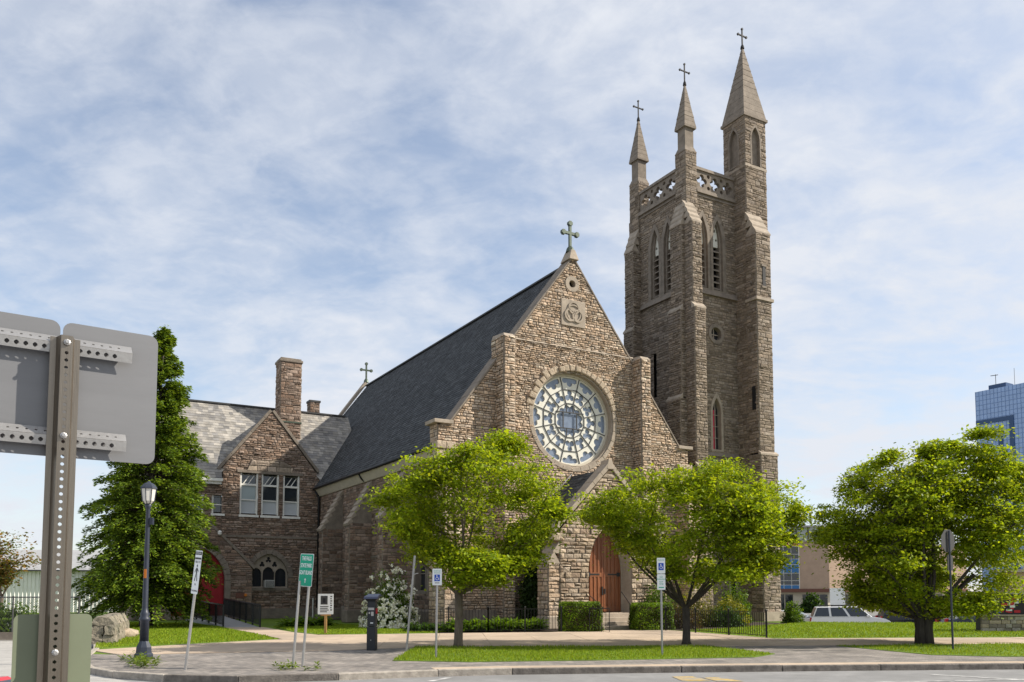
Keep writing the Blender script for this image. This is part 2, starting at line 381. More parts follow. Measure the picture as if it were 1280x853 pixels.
def slates(mb, P3, poly, row=.21, w=.27, thick=.014, pal=((.05,.053,.056),(.062,.066,.07),(.075,.079,.082),(.055,.057,.06))):
    # P3(s,t,n): s along eave, t up slope
    ts=[t for _,t in poly]; t=min(ts); top=max(ts); k=0
    mb.poly([P3(a,b,-.03) for a,b in poly],0,(.03,.03,.03))
    while t<top-.01:
        te=min(top,t+row)
        for (a0,b0,a1,b1) in spans([poly],t,te):
            lo=max(a0,b0); hi=min(a1,b1); x=lo+w*(.5 if k%2 else 1)*rnd.uniform(.9,1.1); cuts=[]
            while x<hi-.08: cuts.append(x); x+=w*rnd.uniform(.8,1.2)
            L=[(a0,b0)]+[(c,c) for c in cuts]+[(a1,b1)]
            for j in range(len(L)-1):
                (p0,p1),(r0,r1)=L[j],L[j+1]; th=thick*rnd.uniform(.7,1.6); kk=rnd.uniform(.78,1.22); c=tuple(a*kk for a in rnd.choice(pal))
                A=P3(p0,t,th);B=P3(r0,t,th);C=P3(r1,te,.002);D=P3(p1,te,.002)
                mb.poly([A,B,C,D],0,c); mb.poly([P3(p0,t,-.002),P3(r0,t,-.002),B,A],0,c)
        t=te; k+=1
# ---------------------------------------------------------------- church (local frame: u along the front, v into depth)
TH=R(29.8); ORG=(2.953,43.0,0)
def Lw(u,v,z=0): return (ORG[0]+u*math.cos(TH)-v*math.sin(TH), ORG[1]+u*math.sin(TH)+v*math.cos(TH), z)
church=thing('stone_church','large brown stone church with round rose window, arched wooden door and tall spired tower','church',ORG,TH)
UC=.22
def pier(mb,u0,u1,v0,v1,z0,z1,faces,pal,**k):
    if 'F' in faces: clad(mb,PV(v0),[rect(u0,u1,z0,z1)],pal,**k)
    if 'L' in faces: clad(mb,PU(u0),[rect(v0,v1,z0,z1)],pal,**k)
    if 'R' in faces: clad(mb,PUr(u1),[rect(v0,v1,z0,z1)],pal,**k)
    if 'K' in faces: clad(mb,PVb(v1),[rect(u0,u1,z0,z1)],pal,**k)
    mb.poly([(u0,v0,z1),(u1,v0,z1),(u1,v1,z1),(u0,v1,z1)],0,MORT)
def frontslope(mb,u0,u1,vo,vi,zl,zh,n=3,m=0):
    # stepped weathering: slopes from (vo,zl) up to (vi,zh)
    for k in range(n):
        a=k/n; b=(k+1)/n; v0=vo+(vi-vo)*a; v1=vo+(vi-vo)*b; z0=zl+(zh-zl)*a; z1=zl+(zh-zl)*b; e=.05
        mb.hexa([(u0-.04,v0-e,z0-.06),(u1+.04,v0-e,z0-.06),(u1+.04,vi+.02,z0-.06),(u0-.04,vi+.02,z0-.06),(u0-.04,v0-e,z0+.05),(u1+.04,v0-e,z0+.05),(u1+.04,v1,z1),(u0-.04,v1,z1)],m)
def sideslope(mb,v0,v1,uo,ui,zl,zh,n=3,m=0):
    sg=1 if ui>uo else -1
    for k in range(n):
        a=k/n; b=(k+1)/n; x0=uo+(ui-uo)*a; x1=uo+(ui-uo)*b; z0=zl+(zh-zl)*a; z1=zl+(zh-zl)*b; e=.05*sg
        mb.hexa([(x0-e,v0-.04,z0-.06),(x0-e,v1+.04,z0-.06),(ui+.02*sg,v1+.04,z0-.06),(ui+.02*sg,v0-.04,z0-.06),(x0-e,v0-.04,z0+.05),(x0-e,v1+.04,z0+.05),(x1,v1+.04,z1),(x1,v0-.04,z1)],m)
def copings(parent,p0,p1,v0,v1,t,n,m='dressed_light',P=None,name='coping_stone'):
    (a0,b0),(a1,b1)=p0,p1; l=math.hypot(a1-a0,b1-b0); dx,dz=(a1-a0)/l,(b1-b0)/l; nx,nz=-dz,dx
    if nz<0: nx,nz=-nx,-nz
    for k in range(n):
        s0=l*k/n+.004; s1=l*(k+1)/n-.004; j=rnd.uniform(-.008,.008)
        A=(a0+dx*s0,b0+dz*s0);B=(a0+dx*s1,b0+dz*s1); C=(B[0]+nx*(t+j),B[1]+nz*(t+j)); D=(A[0]+nx*(t+j),A[1]+nz*(t+j))
        mb=MB(); f=(lambda q,v:(q[0],v,q[1])) if P is None else P
        mb.hexa([f(A,v0),f(B,v0),f(B,v1),f(A,v1),f(D,v0),f(C,v0),f(C,v1),f(D,v1)]); obj(name,mb,m,parent,bevel=.015)
def cross_finial(name,parent,x,y,z,h,m='bronze',th=.09,budded=True):
    mb=MB(); mb.lathe([(th*1.9,z),(th*1.5,z+h*.12),(th*.8,z+h*.2)],x,y,8)
    mb.box(x-th/2,x+th/2,y-th/2,y+th/2,z+h*.15,z+h); a=h*.27; zc=z+h*.66
    mb.box(x-a,x+a,y-th/2-.002,y+th/2+.002,zc-th/2,zc+th/2)
    if budded:
        for (px,pz) in ((x-a,zc),(x+a,zc),(x,z+h)):
            mb.box(px-th*.95,px+th*.95,y-th*.7,y+th*.7,pz-th*.55,pz+th*.55); mb.box(px-th*.55,px+th*.55,y-th*.71,y+th*.71,pz-th*.95,pz+th*.95)
    return obj(name,mb,m,parent)
RC=(UC+.03,10.55)
# ---- front wall
GZ=[(UC-7.65,0),(UC+7.65,0),(UC+7.65,9.6),(UC+7.05,9.6),(UC,19.05),(UC-7.05,9.6),(UC-7.65,9.6)]
mb=MB(); clad(mb,PV(0),[GZ,circ(*RC,2.5,48),circ(UC-.05,17.66,.2,16)],TAN,h=(.075,.165),ln=(.11,.38),out=.055,gap=.011)
clad(mb,PU(UC-7.65),[rect(0,.8,0,9.6)],TAN); clad(mb,PUr(UC+7.65),[rect(0,.8,0,9.6)],TAN)
facade=obj('front_wall',mb,'stone',church,kind='stuff',attr=True)
mb=MB()
mb.poly([(s,.78,z) for s,z in GZ]); mb.poly([(UC-.3,.3,17.3),(UC+.3,.3,17.3),(UC+.3,.3,18),(UC-.3,.3,18)])
obj('wall_back',mb,'dark',facade)
copings(church,(UC-7.05,9.62),(UC,19.06),-.08,.85,.09,13,m='dressed'); copings(church,(UC+7.05,9.62),(UC,19.06),-.08,.85,.09,13,m='dressed')
for sg in (-1,1):
    mb=MB(); mb.box(UC+sg*7.4-.5,UC+sg*7.4+.5,-.2,.9,9.6,9.78); obj('kneeler_cap',mb,'dressed_light',church,bevel=.02)
    for k in range(4):
        mb=MB(); a=UC+sg*7.3+(k%2-.5)*.5; z=8.0+.38*(k//2); mb.box(a-.25,a+.25,-.2-.06*(k//2),.2,z,z+.36); obj('kneeler_block',mb,'rough_white',church,bevel=.05)
    # front buttress rising through the coping
    c=UC+sg*4.18; mb=MB(); pier(mb,c-.3,c+.3,-.72,.5,0,14.12,'FLR',TAN,out=.06,h=(.1,.2),ln=(.15,.4)); b=obj('buttress',mb,'stone',church,attr=True)
    mb=MB(); mb.hexa([(c-.34,-.77,14.1),(c+.34,-.77,14.1),(c+.34,.52,14.1),(c-.34,.52,14.1),(c-.26,-.6,14.27),(c+.26,-.6,14.27),(c+.26,.5,14.36),(c-.26,.5,14.36)]); obj('buttress_cap',mb,'dressed_light',b,bevel=.02)
    # low corner buttress
    a=UC+sg*7.25; mb=MB(); pier(mb,a-.45,a+.45,-.95,0,0,6.7,'FLR',TAN); b=obj('corner_buttress',mb,'stone',church,attr=True)
    mb=MB(); frontslope(mb,a-.45,a+.45,-.95,0,6.7,8.0,3); obj('weathering_stone',mb,'dressed_light',b)
mb=MB(); mb.hexa([(UC-3.88,-.09,14.24),(UC+3.88,-.09,14.24),(UC+3.88,.02,14.24),(UC-3.88,.02,14.24),(UC-3.88,-.02,14.34),(UC+3.88,-.02,14.34),(UC+3.88,.02,14.34),(UC-3.88,.02,14.34)]); obj('string_course',mb,'dressed_light',church)
mb=MB(); mb.box(UC-7.7,UC+7.7,-.14,0,0,.85); obj('plinth',mb,'dressed',church)
# ---- emblem, oculus, apex cross
ex,ez=UC,16.1; em=MB(); em.box(ex-.75,ex+.75,-.1,.05,ez-.7,ez+.7); emb=obj('emblem_panel',em,'dressed_light',church,bevel=.02)
mb=MB()
def torus2d(cx,cz,r,w,n0,n1,a0=0,a1=360,N=24):
    for k in range(N):
        t0=R(a0+(a1-a0)*k/N); t1=R(a0+(a1-a0)*(k+1)/N); q=[]
        for (t,rr) in ((t0,r-w),(t1,r-w),(t1,r+w),(t0,r+w)): q.append((cx+rr*math.cos(t),cz+rr*math.sin(t)))
        P=PV(0); mb.hexa([P(*p,n0) for p in q]+[P(*p,n1) for p in q])
torus2d(ex,ez,.42,.035,.1,.15)
for a in (90,210,330): torus2d(ex+.27*math.cos(R(a)),ez+.27*math.sin(R(a)),.30,.045,.1,.165)
obj('carved_knot',mb,'dressed_light',emb)
mb=MB(); plate(mb,PV(0),[circ(UC-.05,17.66,.42,24),circ(UC-.05,17.66,.2,24)],-.25,.08,.03); obj('oculus_surround',mb,'dressed_light',church)
mb=MB(); mb.hexa([(UC-.3,-.2,18.95),(UC+.3,-.2,18.95),(UC+.3,.7,18.95),(UC-.3,.7,18.95),(UC-.12,-.1,19.5),(UC+.12,-.1,19.5),(UC+.12,.5,19.5),(UC-.12,.5,19.5)]); obj('apex_stone',mb,'dressed_light',church,bevel=.02)
cross_finial('cross',church,UC,.2,19.45,1.55,th=.13)
# ---- rose window
rose=MB(); RR=2.32
mb=rose; plate(mb,PV(0),[circ(*RC,2.5,60),circ(*RC,RR+.1,60)],-.45,-.02,.06); plate(mb,PV(0),[circ(*RC,RR+.14,60),circ(*RC,RR-.02,60)],-.45,-.30,.04,m=1)
rw=obj('rose_window',rose,['dressed_light','cream'],church)
full=[(RC[0]+2.5*math.cos(R(t)),RC[1]+2.5*math.sin(R(t))) for t in range(15,171,5)]
ringblocks(PV(0),full[::1],.36,-.05,.15,21,lambda m:obj('voussoir',m,'rough_white',rw,bevel=.05),jit=.34)
low=[(RC[0]+2.5*math.cos(R(t)),RC[1]+2.5*math.sin(R(t))) for t in range(170,376,5)]
ringblocks(PV(0),low,.22,-.05,.07,17,lambda m:obj('sill_stone',m,'dressed_light',rw,bevel=.015))
holes=[]
def pol(r,t): return (RC[0]+r*math.sin(t),RC[1]+r*math.cos(t))
for k in range(12):
    t=2*math.pi*k/12
    a=pol(1.32,t); cs=[]
    for d,rr,q in ((0,.21,0),(.13,.16,.72),(.13,.16,-.72)):
        pass
    p1=pol(1.47,t); p2=pol(1.2,t+.115); p3=pol(1.2,t-.115)
    holes.append(lobes(*pol(1.3,t),[(*p1,.15),(*p2,.145),(*p3,.145),(*pol(1.28,t),.12)],36))
    def cl(p):
        d=math.hypot(p[0]-RC[0],p[1]-RC[1]); 
        return p if d<=2.24 else (RC[0]+(p[0]-RC[0])*2.24/d, RC[1]+(p[1]-RC[1])*2.24/d)
    holes.append(lobes(*pol(2.08,t),[(*pol(1.95,t),.17),(*pol(2.12,t+.15),.15),(*pol(2.12,t-.15),.15),(*pol(2.17,t),.22)],48,cl))
cen=lobes(*RC,[(*pol(.68,2*math.pi*(k+.5)/12),.15) for k in range(12)]+[(*RC,.7)],96)
holes.append(cen)
mb=MB(); plate(mb,PV(0),[circ(*RC,RR,72)]+holes,-.46,-.36,.02); obj('tracery',mb,'tracery',rw)
for h in holes:
    mb=MB(); fan(mb,PV(0),h,-.43); obj('glass_pane',mb,'rose_glass',rw)
mb=MB(); P=PV(0)
for k in range(12):
    t=2*math.pi*(k+.5)/12; a=P(*pol(.9,t),-.345); b=P(*pol(2.3,t),-.345); mb.bar(a,b,.035,.05,up=(0,1,0))
    for rr in (.92,1.66):
        t2=2*math.pi*(k+1.5)/12; mb.bar(P(*pol(rr,t),-.345),P(*pol(rr,t2),-.345),.035,.045,up=(0,1,0))
for q in (-.42,.42):
    mb.bar(P(RC[0]-.85,RC[1]+q,-.34),P(RC[0]+.85,RC[1]+q,-.34),.05,.05,up=(0,1,0))
    mb.bar(P(RC[0]+q,RC[1]-.42,-.34),P(RC[0]+q,RC[1]+.42,-.34),.05,.05,up=(0,1,0))
    for s in (-1,1): mb.bar(P(RC[0]+q*.5,RC[1]+s*.42,-.34),P(RC[0]+q*.5,RC[1]+s*.88,-.34),.04,.05,up=(0,1,0))
obj('saddle_bars',mb,'lead',rw)
# ---- nave side wall
WU=-7.05; bays=[(2.55,1.35),(7.45,1.35),(12.45,1.35),(17.2,1.1)]
mb=MB(); P=PU(WU); hs=[arch(c,w+.3,1.7,5.2,7.0) for c,w in bays]
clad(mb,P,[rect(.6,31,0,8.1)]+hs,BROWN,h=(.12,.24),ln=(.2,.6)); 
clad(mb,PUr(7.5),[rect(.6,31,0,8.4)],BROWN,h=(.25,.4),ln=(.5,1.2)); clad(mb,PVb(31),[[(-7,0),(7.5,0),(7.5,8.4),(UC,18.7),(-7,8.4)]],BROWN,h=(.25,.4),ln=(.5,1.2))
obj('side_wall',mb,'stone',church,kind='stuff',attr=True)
for c,w in bays:
    mb=MB(); plate(mb,P,[arch(c,w+.5,1.6,5.2,7.12),arch(c,w,1.8,5.2,6.85)],-.3,.05,.06); win=obj('lancet_window',mb,'dressed',church)
    mb=MB(); fan(mb,P,arch(c,w+.05,1.8,5.2,6.87),-.27); obj('glass_pane',mb,'glass',win)
    mb=MB(); mb.box(WU+.2,WU+.27,c-.05,c+.05,1.8,5.9); 
    for z in (2.6,3.4,4.2,5.0): mb.box(WU+.21,WU+.26,c-w/2,c+w/2,z-.02,z+.02)
    obj('mullion',mb,'dressed',win)
mb=MB(); mb.box(WU-.14,WU,.6,31,0,.75); mb.hexa([(WU-.14,.6,.75),(WU,.6,.75),(WU,31,.75),(WU-.14,31,.75),(WU-.05,.6,.87),(WU,.6,.87),(WU,31,.87),(WU-.05,31,.87)]); obj('side_plinth',mb,'dressed',church)
mb=MB(); mb.box(WU-.06,WU,.8,31,3.6,3.72); obj('string_course',mb,'dressed',church)
for c in (4.85,9.9,14.9):
    mb=MB(); pier(mb,-8.35,WU,c-.32,c+.32,0,5.55,'FLK',BROWN); b=obj('buttress',mb,'stone',church,attr=True)
    mb=MB()
    n=7
    mb.hexa([(-8.40,c-.34,5.3),(-8.40,c+.34,5.3),(WU,c+.34,5.3),(WU,c-.34,5.3),(-8.40,c-.34,5.5),(-8.40,c+.34,5.5),(WU,c+.34,7.95),(WU,c-.34,7.95)],1)
    for k in range(n):
        a,e=k/n,(k+1)/n; x0=-8.46+1.4*a; x1=-8.46+1.4*e; z0=5.42+2.55*a; z1=5.42+2.55*e-.03
        mb.hexa([(x0,c-.38,z0-.02),(x0,c+.38,z0-.02),(x1+.1,c+.38,z1-.14),(x1+.1,c-.38,z1-.14),(x0-.05,c-.38,z0+.1),(x0-.05,c+.38,z0+.1),(x1-.02,c+.38,z1+.05),(x1-.02,c-.38,z1+.05)])
    obj('weathering_stone',mb,['dressed_light','dressed'],b)
    mb=MB(); mb.box(-8.5,WU,c-.44,c+.44,0,.7); obj('buttress_base',mb,'dressed',b,bevel=.04)
# eave cornice, gutter, downpipe
mb=MB(); mb.hexa([(WU,.75,8.02),(WU,20.6,8.02),(WU-.12,20.6,8.02),(WU-.12,.75,8.02),(WU,.75,8.5),(WU,20.6,8.5),(WU-.42,20.6,8.46),(WU-.42,.75,8.46)]); obj('eave_cornice',mb,'cream',church)
mb=MB(); mb.tube([(-7.56,.8,8.52),(-7.56,20.4,8.50)],.075,8); mb.tube([(-7.5,10.6,8.46),(-7.35,10.6,8.2),(-7.15,10.6,8.05)],.05,6); obj('gutter',mb,'iron',church,smooth=True)
mb=MB(); mb.tube([(-7.45,19.2,8.4),(-7.3,19.2,8.1),(-7.2,19.2,7.9),(-7.2,19.2,.2)],.075,8); obj('downpipe',mb,'iron',church,smooth=True)
mb=MB(); mb.tube([(-7.75,18.3,0),(-7.75,18.3,1.3)],.05,8); obj('vent_pipe',mb,'white_paint',church)
# roof
EU,EZ,RZ=-7.6,8.52,18.82; ln=math.hypot(UC-EU,RZ-EZ); cu_,cz_=(UC-EU)/ln,(RZ-EZ)/ln
mb=MB(); slates(mb,lambda s,t,n:(EU+cu_*t-cz_*n,s,EZ+cz_*t+cu_*n),rect(.55,30.7,0,ln),row=.22,w=.3)
slates(mb,lambda s,t,n:(2*UC-EU-cu_*t+cz_*n,s,EZ+cz_*t+cu_*n),rect(.55,30.7,0,ln),row=.35,w=.6)
obj('roof_slates',mb,'slate',church,kind='stuff',attr=True)
mb=MB(); mb.bar((UC,.7,RZ+.03),(UC,30.8,RZ+.03),.3,.09); obj('ridge_cap',mb,'lead',church)
copings(church,(EU+.2,EZ-.05),(UC,RZ+.2),30.6,31.2,.22,6); cross_finial('cross',church,UC,30.9,RZ+.35,1.6,th=.12)
# ---------------------------------------------------------------- porch
PF=-3.15; PC=.15; PW=2.85
porch=MB(); porch.poly([(PC-PW,PF+.62,0),(PC+PW,PF+.62,0),(PC+PW,PF+.62,4.6),(PC,PF+.62,7.4),(PC-PW,PF+.62,4.6)],0)
porch.box(PC-PW,PC+PW,PF,PF+.02,0,.02)
porch_o=obj('porch',porch,'dark',church)
hole=arch(PC,2.5,.7,2.7,5.0)
clad(None,PV(PF),[[(PC-PW,0),(PC+PW,0),(PC+PW,4.55),(PC,7.62),(PC-PW,4.55)],hole],[(.40,.31,.22),(.36,.27,.19),(.44,.35,.26),(.31,.23,.165),(.38,.31,.24)],h=(.15,.27),ln=(.25,.62),out=.075,gap=.014,sink=lambda m:obj('stone',m,'stone',porch_o,attr=True))
mb=MB(); clad(mb,PU(PC-PW),[rect(PF,0,0,4.6)],TAN); clad(mb,PUr(PC+PW),[rect(PF,0,0,4.6)],TAN); obj('porch_side_wall',mb,'stone',porch_o,kind='stuff',attr=True)
copings(porch_o,(PC-PW-.28,4.42),(PC,7.66),PF-.14,PF+.55,.22,7,name='porch_coping'); copings(porch_o,(PC+PW+.28,4.42),(PC,7.66),PF-.14,PF+.55,.22,7,name='porch_coping')
mb=MB(); mb.hexa([(PC-.22,PF-.16,7.55),(PC+.22,PF-.16,7.55),(PC+.22,PF+.56,7.55),(PC-.22,PF+.56,7.55),(PC-.1,PF-.12,8.02),(PC+.1,PF-.12,8.02),(PC+.1,PF+.5,8.02),(PC-.1,PF+.5,8.02)]); obj('apex_stone',mb,'dressed_light',porch_o,bevel=.02)
# porch roof
for sg in (-1,1):
    e0=PC+sg*(PW+.35); l2=math.hypot(PW+.35,3.3); a,b=(PW+.35)/l2,3.3/l2
    mb=MB(); slates(mb,lambda s,t,n:(e0-sg*(a*t)+sg*b*n,s,4.3+b*t+a*n),rect(PF+.4,.05,0,l2),row=.24,w=.32); obj('porch_roof_slates',mb,'slate',porch_o,kind='stuff',attr=True)
mb=MB(); mb.box(PC-PW-.3,PC-PW,PF+.5,0,4.05,4.32); mb.box(PC+PW,PC+PW+.3,PF+.5,0,4.05,4.32); obj('porch_eave',mb,'cream',porch_o)
mb=MB(); mb.bar((PC-PW-.4,-.03,4.35),(PC-.1,-.03,7.68),.04,.12,up=(0,1,0)); obj('flashing',mb,'galv',porch_o)
for sg in (-1,1):
    c=PC+sg*(PW+.3); mb=MB(); pier(mb,c-.3,c+.3,PF+.02,PF+.9,0,3.05,'FLR',TAN,out=.05); b=obj('porch_buttress',mb,'stone',porch_o,attr=True)
    mb=MB(); sideslope(mb,PF,PF+.9,c+sg*.32,c-sg*.3,3.05,4.0,2); obj('porch_weathering',mb,'dressed_light',porch_o)
    mb=MB(); mb.box(c-.38,c+.38,PF-.1,PF+.95,0,.6); obj('porch_plinth',mb,'dressed_light',porch_o,bevel=.05)
    mb=MB(); mb.box(c-.28-sg*.2,c+.28-sg*.2,PF-.06,PF+.4,4.05,4.4); obj('porch_kneeler',mb,'rough_white',porch_o,bevel=.05)
# door reveal (splayed) and door
mb=MB(); A=arch(PC,2.5,.7,2.7,5.0,12); B=arch(PC,2.2,.7,2.7,4.8,12); P=PV(PF)
for i in range(len(A)):
    j=(i+1)%len(A); mb.poly([P(*A[i],.06),P(*A[j],.06),P(*B[j],-.5),P(*B[i],-.5)])
plate(mb,P,[B,arch(PC,2.08,.7,2.7,4.72,12)],-.6,-.5,.05); obj('door_reveal',mb,'dressed_light',porch_o)
mb=MB(); fan(mb,P,arch(PC,2.1,.7,2.7,4.73,12),-.58); obj('door_back',mb,'wood_dark',porch_o)
for sg in (-1,1):
    def half(poly): return poly
    full=arch(PC,2.06,.74,2.7,4.70,12); cut=PC+sg*.012
    hp=[p for p in full if (p[0]-cut)*sg>=0]; 
    hp=sorted(hp,key=lambda p:0)  # order kept
    zt=4.68
    if sg>0: poly=[(cut,.74)]+[p for p in full if p[0]>cut]+[(cut,zt)]
    else: poly=[(cut,zt)]+[p for p in full if p[0]<cut][1:]+[full[0],(cut,.74)]
    mb=MB(); plate(mb,P,[poly],-.58,-.545,.05); leaf=obj('door_leaf',mb,'wood',porch_o)
    # planks and rails
    mb=MB()
    for k in range(5):
        x=PC+sg*(.06+.225*k); top=cross([full],3.0) and 4.3-.0
        zt2=max([z for z in np.arange(2.7,4.66,.02) if abs(x-PC)+.08<max([abs(q-PC) for q in cross([full],z)] or [0])] or [2.7])
        mb.box(x-.05,x+.05,PF+.515,PF+.545,.80,zt2)
    mb.box(min(PC+sg*.03,PC+sg*.97),max(PC+sg*.03,PC+sg*.97),PF+.51,PF+.54,.76,1.0)
    mb.box(min(PC+sg*.03,PC+sg*.97),max(PC+sg*.03,PC+sg*.97),PF+.51,PF+.54,2.42,2.62)
    obj('door_rail',mb,'wood',porch_o)
    mb=MB(); a,b=sorted((PC+sg*.97,PC+sg*.25)); mb.box(a,b,PF+.495,PF+.51,2.5,2.57); mb.box(*sorted((PC+sg*.97,PC+sg*.78)),PF+.494,PF+.512,2.44,2.63); obj('strap_hinge',mb,'iron',porch_o)
mb=MB(); mb.box(PC-.12,PC-.05,PF+.48,PF+.51,1.55,1.95); mb.box(PC+.03,PC+.09,PF+.48,PF+.51,1.6,1.85); obj('door_handle',mb,'iron',porch_o)
for k in range(4):
    z1=.7-.175*k; mb=MB(); d=.55+.42*k; mb.box(PC-1.35-.12*k,PC+1.35+.12*k,PF-d,PF-(d-.42 if k else -.6),0,z1); obj('step',mb,'dressed_light',porch_o,bevel=.015)
# ---------------------------------------------------------------- tower
TU,TV,TR,TB=9.5,1.6,15.15,7.1; TZ=25.75
tw=MB(); PF_=PV(TV); PL_=PU(TU)
fw=[(10.72,.78),(11.93,.78)]; lw=[(3.25,.78),(4.5,.78)]; ZS,ZT0=19.95,24.35
def beh(c,w,e=0): return arch(c,w+e,ZS-e*.4,22.9,ZT0+e*.75,8)
fh=[beh(c,w,.3) for c,w in fw]+[circ(11.68,17.22,.5,24),arch(11.62,.85,10.15,12.4,13.5)]
lh=[beh(c,w,.3) for c,w in lw]+[rect(4.5,4.78,13.7,16.4)]
clad(tw,PF_,[rect(TU,13.6,0,TZ)]+fh,GREY,h=(.1,.2),ln=(.2,.55)); clad(tw,PL_,[rect(TV,TB,0,TZ)]+lh,GREY,h=(.1,.2),ln=(.2,.55))
clad(tw,PUr(TR),[rect(TV,TB,0,TZ)],GREY,h=(.2,.4),ln=(.4,1)); clad(tw,PVb(TB),[rect(TU,TR,0,TZ)],GREY,h=(.2,.4),ln=(.4,1))
tw.poly([(TU,TV,TZ-.1),(TR,TV,TZ-.1),(TR,TB,TZ-.1),(TU,TB,TZ-.1)],0,(.1,.1,.1))
tower=obj('tower',tw,'stone',church,attr=True)
def belfry(P,c,w,side):
    mb=MB(); plate(mb,P,[beh(c,w,.5),beh(c,w,.0)],-.1,.06,.06); f=obj('belfry_opening',mb,'dressed',tower)
    mb=MB(); plate(mb,P,[beh(c,w,.04),beh(c,w-.14,-.1)],-.45,-.1,.06); 
    head=[p for p in arch(c,w-.1,22.75,22.9,ZT0,8)]
    obj('belfry_frame',mb,'dressed',tower)
    mb=MB(); hl=[circ(c,23.75,.1,10),circ(c-.15,23.2,.09,10),circ(c+.15,23.2,.09,10)]; plate(mb,P,[head]+hl,-.34,-.24,.05); obj('belfry_tracery',mb,'tracery',tower)
    mb=MB(); fan(mb,P,beh(c,w,.04),-.5); obj('belfry_back',mb,'dark',tower)
    for k in range(7):
        z=ZS+.1+.385*k; mb=MB(); p=[P(c-w/2,z,-.12),P(c+w/2,z,-.12),P(c+w/2,z+.2,-.42),P(c-w/2,z+.2,-.42)]
        mb.hexa(p+[(a,b,cc+.07) for a,b,cc in p]); obj('louvre',mb,'dressed',tower)
for c,w in fw: belfry(PF_,c,w,'F')
for c,w in lw: belfry(PL_,c,w,'L')
# sills and strings
def band(z,h,pr,u0=TU,u1=13.4,v0=TV,v1=TB):
    mb=MB(); mb.hexa([(u0-pr,v0-pr,z),(u1,v0-pr,z),(u1,v0,z),(u0-pr,v0,z),(u0-.02,v0-.03,z+h),(u1,v0-.03,z+h),(u1,v0,z+h),(u0,v0,z+h)])
    mb.hexa([(u0-pr,v0,z),(u0,v0,z),(u0,v1,z),(u0-pr,v1,z),(u0-.03,v0,z+h),(u0,v0,z+h),(u0,v1,z+h),(u0-.03,v1,z+h)]); return mb
obj('sill_band',band(19.5,.4,.22),'dressed',tower); obj('base_band',band(9.75,.25,.14),'dressed',tower); obj('plinth',band(.5,.5,.2,u1=13.3),'dressed',tower)
# front round window, lancet with red panel, slit
mb=MB(); plate(mb,PF_,[circ(11.68,17.22,.62,28),circ(11.68,17.22,.4,28)],-.3,.07,.04); f=obj('round_window_surround',mb,'dressed',tower)
mb=MB(); fan(mb,PF_,circ(11.68,17.22,.42,28),-.25); obj('round_window_glass',mb,'glass',tower)
mb=MB(); mb.bar(PF_(11.28,17.22,-.2),PF_(12.08,17.22,-.2),.05,.05,up=(0,1,0)); mb.bar(PF_(11.68,16.82,-.2),PF_(11.68,17.62,-.2),.05,.05,up=(0,1,0)); obj('round_window_bars',mb,'dressed_light',tower)
mb=MB(); plate(mb,PF_,[arch(11.62,1.0,10.05,12.4,13.62),arch(11.62,.66,10.15,12.4,13.3)],-.3,.06,.06); obj('lancet_surround',mb,'dressed_light',tower)
mb=MB(); fan(mb,PF_,arch(11.62,.68,10.15,12.4,13.3),-.26); obj('lancet_glass',mb,'glass',tower)
mb=MB(); mb.box(11.42,11.66,TV+.22,TV+.24,10.2,12.6); obj('red_panel',mb,'red_cloth',tower)
mb=MB(); mb.bar(PF_(11.68,10.2,-.2),PF_(11.68,13.2,-.2),.05,.05,up=(0,1,0)); 
for z in (10.9,11.6,12.3): mb.bar(PF_(11.3,z,-.2),PF_(11.95,z,-.2),.03,.03,up=(0,1,0))
obj('lancet_bars',mb,'dressed_light',tower)
mb=MB(); fan(mb,PL_,rect(4.45,4.83,13.65,16.45),-.2); obj('slit_window',mb,'dark',tower)
# corner buttresses (front-left) in three stages, and rear-left
def cb(name,boxes,faces,slopes):
    mb=MB()
    for b in boxes: pier(mb,*b,faces,GREY,out=.05,h=(.1,.2),ln=(.2,.5))
    o=obj(name,mb,'stone',tower,attr=True)
    for s in slopes:
        mb=MB(); (frontslope if s[0]=='f' else sideslope)(mb,*s[1:]); obj('tower_weathering',mb,'dressed_light',tower)
cb('tower_buttress',[(9.1,9.82,.7,TV,18.2,23.4),(9.02,9.86,.5,TV,9.0,18.2),(8.95,9.92,.35,TV,0,8.85)],'FLR',[('f',9.1,9.82,.7,1.45,23.4,24.9,4),('f',9.02,9.86,.5,.7,18.2,18.5,1),('f',8.95,9.92,.35,.5,8.85,9.1,1)])
cb('tower_buttress',[(8.85,TU,1.35,2.3,18.2,23.4),(8.7,TU,1.3,2.38,13.0,18.2),(8.55,TU,1.25,2.45,0,12.9)],'FLK',[('s',1.35,2.3,8.85,9.35,23.4,24.9,4),('s',1.3,2.38,8.7,8.85,18.2,18.5,1),('s',1.25,2.45,8.55,8.7,12.9,13.2,1)])
cb('tower_buttress',[(8.85,TU,5.95,6.75,18.2,23.4),(8.75,TU,5.9,6.8,0,18.2)],'FLK',[('s',5.95,6.75,8.85,9.35,23.4,24.9,3),('s',5.9,6.8,8.75,8.85,18.2,18.45,1)])
